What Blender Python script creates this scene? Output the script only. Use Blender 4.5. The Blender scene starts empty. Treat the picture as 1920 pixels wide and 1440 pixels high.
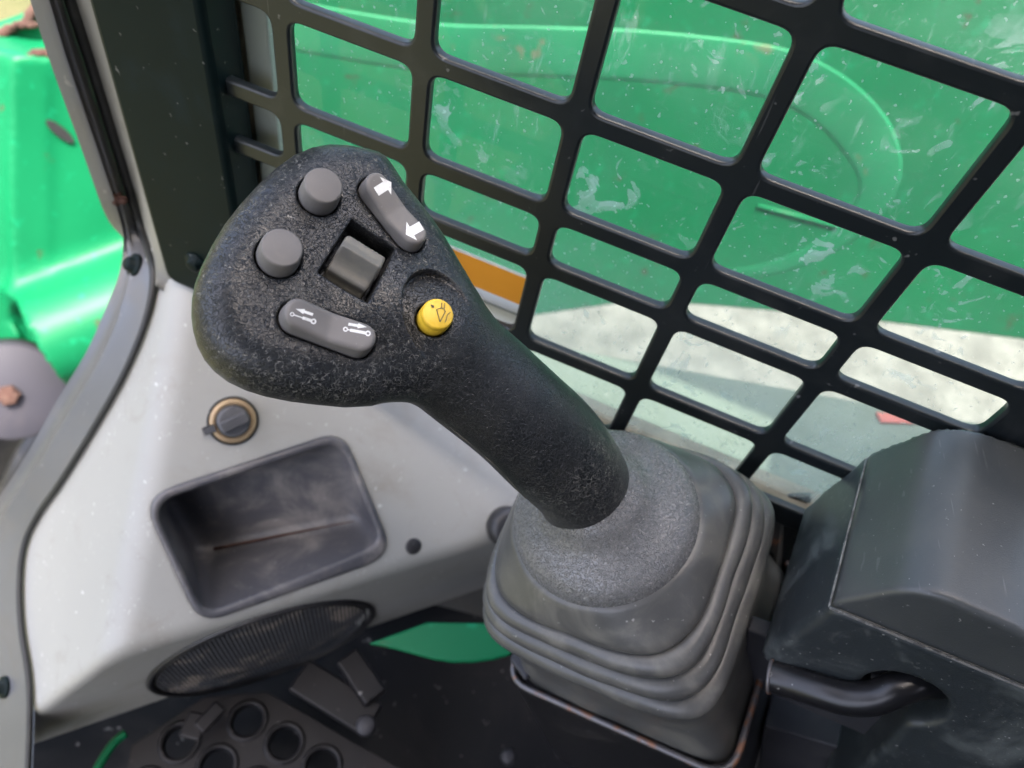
import bpy, bmesh, math, random
import numpy as np
from mathutils import Matrix, Vector

random.seed(7)
RNG = np.random.default_rng(7)
S = bpy.context.scene
COL = S.collection
rad = math.radians

# ------------------------------------------------------------------ camera
FPX = 1400.0
CAM = np.array([0.0, 0.0, 1.5])
def nrm(v):
    v = np.array(v, float)
    return v / np.linalg.norm(v)
Zc = nrm([.162, .599, .784])
Xc = np.array([.9678, -.2516, -.0074]); Xc = nrm(Xc - Zc * Xc.dot(Zc))
Yc = np.cross(Zc, Xc)
CM = np.array([Xc, Yc, Zc])                 # camera axes -> world
cd = bpy.data.cameras.new('camera'); cam = bpy.data.objects.new('camera', cd); COL.objects.link(cam)
mw = Matrix.Identity(4)
for i in range(3):
    for j in range(3):
        mw[i][j] = CM[i][j]
    mw[i][3] = CAM[i]
cam.matrix_world = mw
cd.sensor_width = 36.0; cd.lens = FPX / 1920 * 36.0
cd.clip_start = 0.01; cd.clip_end = 500
cd.dof.use_dof = True; cd.dof.focus_distance = 0.295; cd.dof.aperture_fstop = 9.0
S.camera = cam

# ------------------------------------------------------------------ light
SUN_EL, SUN_AZ = 74, 174       # azimuth measured clockwise from +Y : sun stands behind the operator
w = bpy.data.worlds.new('World'); S.world = w; w.use_nodes = True
nt = w.node_tree; nt.nodes.clear()
sky = nt.nodes.new('ShaderNodeTexSky'); sky.sky_type = 'NISHITA'; sky.sun_disc = False
sky.sun_elevation = rad(SUN_EL); sky.sun_rotation = rad(SUN_AZ)
sky.dust_density = 6.0; sky.air_density = .7; sky.ozone_density = .3
bg = nt.nodes.new('ShaderNodeBackground'); bg.inputs[1].default_value = 0.15
ow = nt.nodes.new('ShaderNodeOutputWorld')
nt.links.new(sky.outputs[0], bg.inputs[0]); nt.links.new(bg.outputs[0], ow.inputs[0])
sl = bpy.data.lights.new('sun', 'SUN'); sl.energy = 2.2; sl.angle = rad(0.5); sl.color = (1, .95, .87)
so = bpy.data.objects.new('sun', sl); COL.objects.link(so)
sd = Vector((math.sin(rad(SUN_AZ)) * math.cos(rad(SUN_EL)), math.cos(rad(SUN_AZ)) * math.cos(rad(SUN_EL)), math.sin(rad(SUN_EL))))
so.rotation_euler = sd.to_track_quat('Z', 'Y').to_euler()
so.location = (0, -3, 6)
S.view_settings.view_transform = 'Standard'; S.view_settings.look = 'None'
S.view_settings.exposure = 2.66; S.view_settings.gamma = 1.0
S.render.engine = 'CYCLES'
S.cycles.use_denoising = True
S.cycles.max_bounces = 10; S.cycles.diffuse_bounces = 5; S.cycles.transparent_max_bounces = 16
S.cycles.caustics_reflective = False; S.cycles.caustics_refractive = False

# ------------------------------------------------------------------ measuring helpers
def ray(x, y):
    return CM @ np.array([(x - 960) / FPX, (720 - y) / FPX, -1.0])
def at_d(x, y, d):
    return CAM + ray(x, y) * d
def at_p(x, y, p, n):
    r = ray(x, y)
    return CAM + r * (np.dot(np.array(p) - CAM, n) / np.dot(r, n))
class Plane:
    """a real plane in the cab with its own 2-D axes"""
    def __init__(s, p, n, xdir=None):
        s.p = np.array(p, float); s.n = nrm(n)
        x = np.array(xdir if xdir is not None else Xw(), float)
        s.x = nrm(x - s.n * x.dot(s.n)); s.y = np.cross(s.n, s.x)
    def hit(s, x, y, off=0):
        return at_p(x, y, s.p + s.n * off, s.n)
    def uv(s, x, y, off=0):
        q = s.hit(x, y, off) - s.p
        return np.array([q.dot(s.x), q.dot(s.y)])
    def world(s, u, v, h=0):
        return s.p + s.x * u + s.y * v + s.n * h
    def local(s, P):
        q = P - s.p
        return q @ s.x, q @ s.y, q @ s.n
def Xw():
    return CM @ np.array([1.0, 0, 0])

# ------------------------------------------------------------------ object helpers
def new_thing(name, label, cat, loc, group=None):
    o = bpy.data.objects.new(name, None); COL.objects.link(o)
    o.empty_display_size = 0.02
    o.location = tuple(loc); o['label'] = label; o['category'] = cat
    if group: o['group'] = group
    return o
def root_loc(o):
    l = np.zeros(3)
    while o is not None:
        l = l + np.array(o.location); o = o.parent
    return l
def mesh_obj(name, V, F, mat, parent=None, smooth=True, label=None, cat=None, kind=None, angle=None):
    V = np.array(V, float)
    if parent is not None:
        V = V - root_loc(parent)
    me = bpy.data.meshes.new(name)
    me.from_pydata([tuple(v) for v in V], [], [tuple(int(i) for i in f) for f in F])
    me.validate(); me.update()
    bm = bmesh.new(); bm.from_mesh(me); bmesh.ops.recalc_face_normals(bm, faces=bm.faces[:]); bm.to_mesh(me); bm.free()
    for p in me.polygons: p.use_smooth = smooth
    if angle is not None:
        me.set_sharp_from_angle(angle=rad(angle))
    me.materials.append(mat)
    o = bpy.data.objects.new(name, me); COL.objects.link(o)
    if parent is not None: o.parent = parent
    if label: o['label'] = label
    if cat: o['category'] = cat
    if kind: o['kind'] = kind
    return o
def bevel(o, wdt, seg=3, ang=30):
    m = o.modifiers.new('edge', 'BEVEL'); m.width = wdt; m.segments = seg; m.limit_method = 'ANGLE'; m.angle_limit = rad(ang)
    m.harden_normals = False
    return o
class MB:
    def __init__(s): s.V = []; s.F = []
    def add(s, V, F):
        b = len(s.V); s.V += [np.array(v, float) for v in V]; s.F += [[i + b for i in f] for f in F]
    def box(s, c, ax, half):
        c = np.array(c, float); A = [np.array(a, float) for a in ax]
        V = [c + A[0] * half[0] * i + A[1] * half[1] * j + A[2] * half[2] * k for i in (-1, 1) for j in (-1, 1) for k in (-1, 1)]
        s.add(V, [(0, 1, 3, 2), (4, 6, 7, 5), (0, 4, 5, 1), (2, 3, 7, 6), (0, 2, 6, 4), (1, 5, 7, 3)])
    def prism(s, bottom, top):
        n = len(bottom)
        s.add(list(bottom) + list(top), [list(range(n))[::-1], list(range(n, 2 * n))] + [[i, (i + 1) % n, n + (i + 1) % n, n + i] for i in range(n)])
    def lathe(s, p, ax, prof, n=48, x=None, cap0=True, cap1=True):
        ax = nrm(ax); x = nrm(np.cross(ax, [0.3, 0.9, 0.1])) if x is None else x; y = np.cross(ax, x)
        V = []; F = []
        for r, z in prof:
            for k in range(n):
                t = 2 * math.pi * k / n
                V.append(np.array(p) + ax * z + (x * math.cos(t) + y * math.sin(t)) * r)
        for i in range(len(prof) - 1):
            for k in range(n):
                F.append([i * n + k, i * n + (k + 1) % n, (i + 1) * n + (k + 1) % n, (i + 1) * n + k])
        if cap0: F.append(list(range(n))[::-1])
        if cap1: F.append([(len(prof) - 1) * n + k for k in range(n)])
        s.add(V, F)
    def tube(s, pts, r, n=14):
        pts = [np.array(p, float) for p in pts]; m = len(pts)
        rr = r if hasattr(r, '__len__') else [r] * m
        up = None; V = []; F = []
        for i, p in enumerate(pts):
            t = nrm(pts[min(i + 1, m - 1)] - pts[max(i - 1, 0)])
            if up is None:
                up = nrm(np.cross(t, [0.21, 0.35, 0.9]))
            up = nrm(up - t * up.dot(t)); b = np.cross(t, up)
            for k in range(n):
                a = 2 * math.pi * k / n
                V.append(p + (up * math.cos(a) + b * math.sin(a)) * rr[i])
        for i in range(m - 1):
            for k in range(n):
                F.append([i * n + k, i * n + (k + 1) % n, (i + 1) * n + (k + 1) % n, (i + 1) * n + k])
        F.append(list(range(n))[::-1]); F.append([(m - 1) * n + k for k in range(n)])
        s.add(V, F)
    def build(s, name, mat, parent=None, **k):
        return mesh_obj(name, s.V, s.F, mat, parent, **k)
def spline(pts, n=10, closed=False):
    P = [np.array(p, float) for p in pts]; m = len(P); out = []
    rng = range(m) if closed else range(m - 1)
    for i in rng:
        g = (lambda j: P[j % m]) if closed else (lambda j: P[min(max(j, 0), m - 1)])
        p0, p1, p2, p3 = g(i - 1), g(i), g(i + 1), g(i + 2)
        for k in range(n):
            t = k / n
            out.append(.5 * ((2 * p1) + (p2 - p0) * t + (2 * p0 - 5 * p1 + 4 * p2 - p3) * t * t + (3 * p1 - p0 - 3 * p2 + p3) * t ** 3))
    if not closed: out.append(P[-1])
    return out
def round_poly(pts, r, n=6):
    """2-D polygon with rounded corners"""
    P = [np.array(p, float) for p in pts]; m = len(P); out = []
    for i in range(m):
        a, b, c = P[i - 1], P[i], P[(i + 1) % m]
        u = nrm(a - b); v = nrm(c - b)
        ang = math.acos(max(-1, min(1, u.dot(v)))); q = min(r / math.tan(ang / 2), .48 * np.linalg.norm(a - b), .48 * np.linalg.norm(c - b))
        p0 = b + u * q; p1 = b + v * q
        for k in range(n + 1):
            t = k / n
            out.append((1 - t) ** 2 * p0 + 2 * t * (1 - t) * b + t * t * p1)
    return out

# ------------------------------------------------------------------ signed-distance modelling (for the moulded plastic and rubber)
def smin(a, b, k):
    h = np.clip(.5 + .5 * (b - a) / k, 0, 1)
    return b * (1 - h) + a * h - k * h * (1 - h)
def smax(a, b, k): return -smin(-a, -b, k)
def sstep(x, a, b):
    t = np.clip((x - a) / (b - a), 0, 1); return t * t * (3 - 2 * t)
def poly_sdf(u, v, pts):
    P = np.array(pts); n = len(P)
    d = np.full(u.shape, 1e9); sgn = np.ones(u.shape)
    for i in range(n):
        j = i - 1
        ex, ey = P[j] - P[i]; wx, wy = u - P[i][0], v - P[i][1]
        t = np.clip((wx * ex + wy * ey) / (ex * ex + ey * ey), 0, 1)
        d = np.minimum(d, (wx - ex * t) ** 2 + (wy - ey * t) ** 2)
        c1 = v >= P[i][1]; c2 = v < P[j][1]; c3 = ex * wy > ey * wx
        flip = (c1 & c2 & c3) | (~c1 & ~c2 & ~c3)
        sgn = np.where(flip, -sgn, sgn)
    return sgn * np.sqrt(d)
def seg_sdf(P, a, b, ra, rb):
    ab = b - a; t = np.clip(((P - a) @ ab) / ab.dot(ab), 0, 1)
    return np.linalg.norm(P - a - t[:, None] * ab, axis=1) - (ra + (rb - ra) * t)
def sdf_mesh(f, lo, hi, h, B=8):
    lo = np.array(lo, float); hi = np.array(hi, float)
    nb = np.ceil((hi - lo) / (h * B)).astype(int); n = nb * B + 1
    bi = np.stack(np.meshgrid(*[np.arange(k) for k in nb], indexing='ij'), -1).reshape(-1, 3)
    fc = f(lo + (bi + .5) * B * h)
    F = np.repeat(np.repeat(np.repeat(np.sign(fc).reshape(nb), B, 0), B, 1), B, 2).astype(np.float32)
    F = np.pad(F, ((0, 1),) * 3, mode='edge')
    keep = bi[np.abs(fc) < h * B * .87 * 1.6]
    loc = np.stack(np.meshgrid(*[np.arange(B + 1)] * 3, indexing='ij'), -1).reshape(-1, 3)
    for c in range(0, len(keep), 800):
        idx = (keep[c:c + 800, None, :] * B + loc[None]).reshape(-1, 3)
        F[idx[:, 0], idx[:, 1], idx[:, 2]] = f(lo + idx * h)
    s = F < 0
    c8 = [s[i:n[0] - 1 + i, j:n[1] - 1 + j, k:n[2] - 1 + k] for i in (0, 1) for j in (0, 1) for k in (0, 1)]
    al = c8[0].copy(); an = c8[0].copy()
    for q in c8[1:]: al &= q; an |= q
    mix = an & ~al
    I = np.argwhere(mix); vid = np.full(mix.shape, -1, np.int64); vid[mix] = np.arange(len(I))
    acc = np.zeros((len(I), 3)); cnt = np.zeros(len(I))
    cor = [np.array([i, j, k]) for i in (0, 1) for j in (0, 1) for k in (0, 1)]
    val = [F[tuple((I + c).T)] for c in cor]
    for a in range(8):
        for b in range(a + 1, 8):
            if np.abs(cor[a] - cor[b]).sum() != 1: continue
            m = (val[a] < 0) != (val[b] < 0)
            t = val[a] / np.where(m, val[a] - val[b], 1)
            acc += np.where(m[:, None], cor[a] + t[:, None] * (cor[b] - cor[a]), 0); cnt += m
    V = lo + (I + acc / cnt[:, None]) * h
    for _ in range(2):
        e = h * .3; g = np.stack([(f(V + np.eye(3)[k] * e) - f(V - np.eye(3)[k] * e)) / (2 * e) for k in range(3)], -1)
        st = (f(V) / np.maximum((g * g).sum(1), .2))[:, None] * g
        V -= np.clip(st, -.5 * h, .5 * h)
    Q = []
    for ax in range(3):
        A = np.moveaxis(s, ax, 0); d = A[:-1] != A[1:]
        o1, o2 = [k for k in range(3) if k != ax]
        E_ = np.argwhere(d); E_ = E_[(E_[:, 1] > 0) & (E_[:, 2] > 0) & (E_[:, 1] < A.shape[1] - 1) & (E_[:, 2] < A.shape[2] - 1)]
        def cell(du, dv):
            r = np.zeros((len(E_), 3), int); r[:, ax] = E_[:, 0]; r[:, o1] = E_[:, 1] + du; r[:, o2] = E_[:, 2] + dv
            return vid[r[:, 0], r[:, 1], r[:, 2]]
        q = np.stack([cell(-1, -1), cell(0, -1), cell(0, 0), cell(-1, 0)], -1)
        inn = A[:-1][tuple(E_.T)]
        if ax == 1: inn = ~inn
        q = np.where(inn[:, None], q, q[:, ::-1])
        Q.append(q)
    Q = np.concatenate(Q); Q = Q[(Q >= 0).all(1)]
    return V, Q
def sdf_obj(name, f, lo, hi, h, mat, parent=None, **k):
    V, Q = sdf_mesh(f, lo, hi, h)
    if parent is not None: V = V - root_loc(parent)
    me = bpy.data.meshes.new(name)
    me.vertices.add(len(V)); me.vertices.foreach_set('co', V.astype(np.float32).ravel())
    me.loops.add(Q.size); me.loops.foreach_set('vertex_index', Q.astype(np.int32).ravel())
    me.polygons.add(len(Q)); me.polygons.foreach_set('loop_start', (np.arange(len(Q)) * 4).astype(np.int32))
    me.polygons.foreach_set('use_smooth', np.ones(len(Q), bool))
    me.update(calc_edges=True); me.validate()
    me.materials.append(mat)
    o = bpy.data.objects.new(name, me); COL.objects.link(o)
    if parent is not None: o.parent = parent
    for a, b in k.items(): o[a] = b
    return o

# ------------------------------------------------------------------ materials
class NT:
    def __init__(s, name):
        s.m = bpy.data.materials.new(name); s.m.use_nodes = True; s.t = s.m.node_tree; s.n = s.t.nodes; s.n.clear()
        s.out = s.n.new('ShaderNodeOutputMaterial'); s.tc = s.n.new('ShaderNodeTexCoord')
    def L(s, a, b): s.t.links.new(a, b)
    def node(s, typ, **k):
        q = s.n.new(typ)
        for a, b in k.items(): setattr(q, a, b)
        return q
    def noise(s, scale, detail=2, rough=.5, dist=0, vec=None):
        q = s.n.new('ShaderNodeTexNoise'); q.inputs['Scale'].default_value = scale; q.inputs['Detail'].default_value = detail
        q.inputs['Roughness'].default_value = rough; q.inputs['Distortion'].default_value = dist
        s.L(vec if vec is not None else s.tc.outputs['Object'], q.inputs['Vector']); return q.outputs['Fac']
    def ramp(s, v, a, b, ca=0., cb=1.):
        q = s.n.new('ShaderNodeMapRange'); q.interpolation_type = 'SMOOTHSTEP'
        for i, x in zip((1, 2, 3, 4), (a, b, ca, cb)): q.inputs[i].default_value = x
        s.L(v, q.inputs[0]); return q.outputs[0]
    def math(s, op, a, b=None):
        q = s.n.new('ShaderNodeMath'); q.operation = op
        for i, x in enumerate((a, b)):
            if x is None: continue
            if isinstance(x, (int, float)): q.inputs[i].default_value = x
            else: s.L(x, q.inputs[i])
        return q.outputs[0]
    def mix(s, f, a, b):
        q = s.n.new('ShaderNodeMix'); q.data_type = 'RGBA'
        for i, x in ((0, f), (6, a), (7, b)):
            if isinstance(x, (int, float)): q.inputs[i].default_value = x
            elif isinstance(x, tuple): q.inputs[i].default_value = (*x, 1)
            else: s.L(x, q.inputs[i])
        return q.outputs[2]
    def bump(s, h, strength, dist):
        q = s.n.new('ShaderNodeBump'); q.inputs['Strength'].default_value = strength; q.inputs['Distance'].default_value = dist
        s.L(h, q.inputs['Height']); return q.outputs[0]
    def bsdf(s, col, rough=.5, metal=0, normal=None, spec=.5):
        q = s.n.new('ShaderNodeBsdfPrincipled')
        for nme, x in (('Base Color', col), ('Roughness', rough), ('Metallic', metal), ('Specular IOR Level', spec)):
            if isinstance(x, (int, float)): q.inputs[nme].default_value = x
            elif isinstance(x, tuple): q.inputs[nme].default_value = (*x, 1)
            else: s.L(x, q.inputs[nme])
        if normal is not None: s.L(normal, q.inputs['Normal'])
        return q.outputs[0]
    def done(s, sh): s.L(sh, s.out.inputs[0]); return s.m

def plastic(name, col, rough=.5, dust=None, dust_scale=25, dust_lo=.5, dust_hi=.75, speck=0., speck_scale=220, speck_col=(.45, .44, .42),
            grain=0., grain_scale=900, metal=0., blotch=.12, dust2=None, spec=.5, scratch=0., scratch_col=(.5, .5, .48)):
    t = NT(name)
    big = t.noise(dust_scale, 5, .62, .6)
    c = t.mix(t.ramp(t.noise(dust_scale * .4, 3), .3, .7), tuple(x * (1 - blotch) for x in col), tuple(min(1, x * (1 + blotch)) for x in col))
    r = rough
    if dust is not None:
        df = t.ramp(big, dust_lo, dust_hi)
        c = t.mix(t.math('MULTIPLY', df, dust[3] if len(dust) > 3 else .6), c, tuple(dust[:3]))
        r = t.math('ADD', t.math('MULTIPLY', df, .18), rough)
    if dust2 is not None:
        df2 = t.ramp(t.noise(dust_scale * 3.1, 6, .7, 1.2), .55, .8)
        c = t.mix(t.math('MULTIPLY', df2, dust2[3]), c, tuple(dust2[:3]))
    if speck:
        sp = t.ramp(t.noise(speck_scale, 2, .6), .70, .76)
        c = t.mix(t.math('MULTIPLY', sp, speck), c, speck_col)
    if scratch:
        acc = None
        for k_, (rz, ry) in enumerate(((.4, .9), (1.3, -.5), (-.7, .2))):
            mp = t.node('ShaderNodeMapping'); mp.inputs['Rotation'].default_value = (.3 * k_, ry, rz); mp.inputs['Scale'].default_value = (1, .035, 1)
            t.L(t.tc.outputs['Object'], mp.inputs[0])
            ln = t.math('MULTIPLY', t.ramp(t.noise(420, 1, .5, 0, mp.outputs[0]), .70, .735), t.ramp(t.noise(19 + 5 * k_, 3), .50, .62))
            acc = ln if acc is None else t.math('MAXIMUM', acc, ln)
        c = t.mix(t.math('MULTIPLY', acc, scratch), c, scratch_col)
    nrmo = None
    if grain:
        nrmo = t.bump(t.noise(grain_scale, 3, .6), grain, .0004)
    return t.done(t.bsdf(c, r, metal, nrmo, spec))

def leather(name, col, dirt, amount=1., rough=.46, polish=None, bmp=.9):
    """moulded grip: worm-like leather grain with pale dust lodged in it"""
    t = NT(name)
    wv = t.node('ShaderNodeVectorMath', operation='ADD')
    wn = t.node('ShaderNodeTexNoise'); wn.inputs['Scale'].default_value = 260; wn.inputs['Detail'].default_value = 1
    t.L(t.tc.outputs['Object'], wn.inputs['Vector'])
    sc = t.node('ShaderNodeVectorMath', operation='SCALE'); sc.inputs['Scale'].default_value = .0016
    t.L(wn.outputs['Color'], sc.inputs[0]); t.L(t.tc.outputs['Object'], wv.inputs[0]); t.L(sc.outputs[0], wv.inputs[1])
    n1 = t.noise(560, 1.2, .45, 0, wv.outputs[0])
    line = t.ramp(t.math('ABSOLUTE', t.math('SUBTRACT', n1, .5)), 0, .045, 1, 0)
    n2 = t.noise(900, 1, .5, 0, wv.outputs[0])
    line2 = t.ramp(t.math('ABSOLUTE', t.math('SUBTRACT', n2, .47)), 0, .035, 1, 0)
    brk = t.ramp(t.noise(430, 1), .45, .55)
    zone = t.ramp(t.noise(28, 3, .6), .30, .62, .45, 1)
    worm = t.math('MULTIPLY', t.math('MAXIMUM', line, t.math('MULTIPLY', line2, .7)), brk)
    f = t.math('MULTIPLY', t.math('MULTIPLY', worm, zone), .75 * amount)
    film = t.math('MULTIPLY', t.ramp(t.noise(60, 4, .6), .35, .75), .09 * amount)
    if polish is not None:       # rubbed by the palm : less dust, smoother
        vd = t.node('ShaderNodeVectorMath', operation='DISTANCE'); t.L(t.tc.outputs['Object'], vd.inputs[0]); vd.inputs[1].default_value = tuple(polish)
        vdw = t.math('ADD', vd.outputs['Value'], t.math('MULTIPLY', t.math('SUBTRACT', t.noise(45, 3), .5), .03))
        pol = t.ramp(vdw, .024, .058, .10, 1)
        f = t.math('MULTIPLY', f, pol)
    c = t.mix(film, col, tuple(x * .7 for x in dirt))
    c = t.mix(f, c, dirt)
    sp = t.ramp(t.noise(900, 1), .74, .79)
    spf = t.math('MULTIPLY', sp, .6 * amount)
    if polish is not None: spf = t.math('MULTIPLY', spf, pol)
    c = t.mix(spf, c, (.50, .49, .45))
    hgt = t.math('SUBTRACT', t.math('MULTIPLY', t.noise(900, 2), .4), t.math('MAXIMUM', line, line2))
    nb = t.bump(hgt, bmp, .0004)
    r = t.math('ADD', t.math('MULTIPLY', f, .3), t.math('MULTIPLY', pol, rough) if False else rough)
    return t.done(t.bsdf(c, r, 0, nb, .55))

M = {}

M['collar'] = leather('collar_plastic', (.175, .174, .172), (.46, .45, .42), .6, .27, None, 1.0)
M['boot'] = plastic('boot_rubber', (.080, .080, .077), .32, (.19, .18, .155, .6), 34, .42, .72, .5, 330, grain=.2, grain_scale=900, dust2=(.21, .195, .165, .35))
M['button'] = plastic('button_rubber', (.165, .152, .138), .60, (.28, .25, .20, .35), 90, .5, .8, .3, 900, grain=.12, grain_scale=2500)
M['wheel'] = plastic('wheel_rubber', (.15, .143, .125), .5, (.28, .26, .19, .5), 70, .4, .75, .3, 900, grain=.15, grain_scale=2000)
M['yellow'] = plastic('yellow_plastic', (.80, .50, .035), .42, (.55, .35, .06, .3), 110, .5, .8)
M['white_print'] = plastic('white_print', (.80, .79, .74), .6, (.45, .43, .38, .55), 500, .5, .75)
M['dark_print'] = plastic('dark_print', (.06, .05, .03), .6)
M['console'] = plastic('console_plastic', (.325, .325, .302), .48, (.215, .19, .145, .75), 9, .48, .8, .4, 130, (.8, .8, .8), grain=.10, grain_scale=1600, blotch=.06, dust2=(.19, .17, .13, .42), scratch=.35, scratch_col=(.55, .54, .52))
M['tray'] = plastic('tray_plastic', (.070, .070, .078), .38, (.24, .22, .20, .75), 22, .42, .75, .2, 200, dust2=(.20, .17, .15, .5), grain=.1, scratch=.4, scratch_col=(.25, .23, .21))
M['black_plastic'] = plastic('black_plastic', (.022, .022, .024), .45, (.12, .115, .11, .4), 25, .5, .8, .4, 300)
M['guard'] = plastic('guard_paint', (.010, .0135, .0155), .33, (.06, .06, .06, .35), 30, .52, .8, .4, 160, (.30, .30, .29), spec=.5)
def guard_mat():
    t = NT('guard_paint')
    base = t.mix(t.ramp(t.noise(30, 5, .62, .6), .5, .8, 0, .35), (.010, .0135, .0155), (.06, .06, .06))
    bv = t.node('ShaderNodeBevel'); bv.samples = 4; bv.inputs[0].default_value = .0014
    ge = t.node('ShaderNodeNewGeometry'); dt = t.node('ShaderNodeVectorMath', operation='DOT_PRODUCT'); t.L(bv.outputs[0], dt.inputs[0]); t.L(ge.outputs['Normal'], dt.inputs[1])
    edge_glint = t.math('MULTIPLY', t.ramp(dt.outputs['Value'], .80, .97, 1, 0), t.ramp(t.noise(70, 4, .6), .40, .62))  # sky glint on the hole edges put into the colour, in worn patches
    c = t.mix(t.math('MULTIPLY', edge_glint, .7), base, (.17, .17, .17))
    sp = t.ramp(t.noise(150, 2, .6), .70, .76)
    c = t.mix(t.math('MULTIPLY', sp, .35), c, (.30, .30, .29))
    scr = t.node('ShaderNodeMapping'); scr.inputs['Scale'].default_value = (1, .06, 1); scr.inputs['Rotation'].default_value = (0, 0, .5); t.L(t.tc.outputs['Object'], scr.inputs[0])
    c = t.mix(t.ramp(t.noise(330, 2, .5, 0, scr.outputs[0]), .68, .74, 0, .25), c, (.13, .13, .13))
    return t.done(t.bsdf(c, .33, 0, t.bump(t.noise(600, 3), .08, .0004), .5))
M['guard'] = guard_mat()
M['pillar'] = plastic('pillar_paint', (.003, .0085, .009), .5, (.018, .028, .029, .5), 30, .5, .8, .2, 180, spec=.13)
M['lid'] = plastic('armrest_lid', (.046, .052, .056), .24, (.11, .11, .10, .5), 26, .0, .95, .5, 380, grain=.25, grain_scale=1400, scratch=.3, scratch_col=(.2, .2, .2))
M['cover'] = plastic('armrest_cover', (.030, .036, .039), .38, (.15, .165, .16, .6), 24, .48, .72, .6, 380, grain=.3, grain_scale=1300, dust2=(.2, .2, .19, .3), scratch=.4, scratch_col=(.22, .22, .21))
M['panel_grey'] = plastic('panel_grey', (.036, .036, .041), .5, (.09, .085, .08, .4), 25, spec=.35)
M['rail'] = plastic('rail_metal', (.115, .12, .13), .30, (.15, .135, .11, .5), 16, .45, .75, .2, 120, metal=.2)
M['trim'] = plastic('pillar_trim', (.20, .195, .17), .5, (.13, .12, .095, .5), 20)
M['rubber'] = plastic('seal_rubber', (.015, .016, .015), .5, (.06, .06, .05, .4), 40)
M['steel_black'] = plastic('black_steel', (.012, .012, .0135), .30, (.06, .052, .048, .4), 24, .5, .8, .4, 240)
M['rim_worn'] = plastic('worn_rim', (.12, .115, .12), .32, (.27, .12, .06, .9), 55, .48, .62, .3, 300, metal=.35)
M['rust'] = plastic('rust', (.055, .024, .017), .9, (.10, .062, .05, .7), 60, .45, .7, grain=.5, grain_scale=400)
M['brass'] = plastic('knob_ring', (.44, .32, .19), .4, (.30, .20, .12, .4), 60, metal=.3)
M['knob'] = plastic('knob_plastic', (.075, .076, .082), .5, (.16, .155, .15, .4), 60)
M['grille'] = plastic('speaker_mesh', (.085, .09, .10), .42, (.36, .31, .26, .85), 26, .50, .64)
M['black_void'] = plastic('speaker_cloth', (.010, .010, .011), .8)
M['orange'] = plastic('orange_print', (.92, .36, .03), .45)
M['label_white'] = plastic('label_white', (.80, .81, .79), .5)
M['label_grey'] = plastic('label_grey', (.35, .37, .36), .5)
M['channel'] = plastic('window_channel', (.20, .185, .145), .5, (.12, .10, .07, .6), 26)
M['channel_pale'] = plastic('window_channel_pale', (.27, .30, .25), .5, (.2, .19, .14, .5), 26)
M['track'] = plastic('window_track', (.33, .27, .19), .7, (.16, .12, .08, .7), 40, .4, .7)
M['disc'] = plastic('grey_cap', (.042, .041, .052), .6, (.085, .075, .08, .4), 7, spec=.2)

def green_paint(name):
    t = NT(name)
    base = t.mix(t.ramp(t.noise(5, 4), .3, .7), (.002, .112, .042), (.003, .137, .051))
    chip = t.ramp(t.noise(26, 7, .66, .3), .63, .69)
    c = t.mix(t.math('MULTIPLY', chip, .75), base, (.055, .04, .022))
    scf = t.ramp(t.noise(60, 3), .6, .75)
    c = t.mix(t.math('MULTIPLY', scf, .5), c, (.006, .24, .11))
    return t.done(t.bsdf(c, .45, 0, None, .22))
M['green'] = green_paint('green_paint')
M['green_pale'] = plastic('green_skylit', (.008, .155, .066), .5, (.12, .12, .07, .8), 20, .62, .70, spec=.25)  # skylight on the flange's round top put into a lighter green
M['green_shade'] = M['green']

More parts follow.
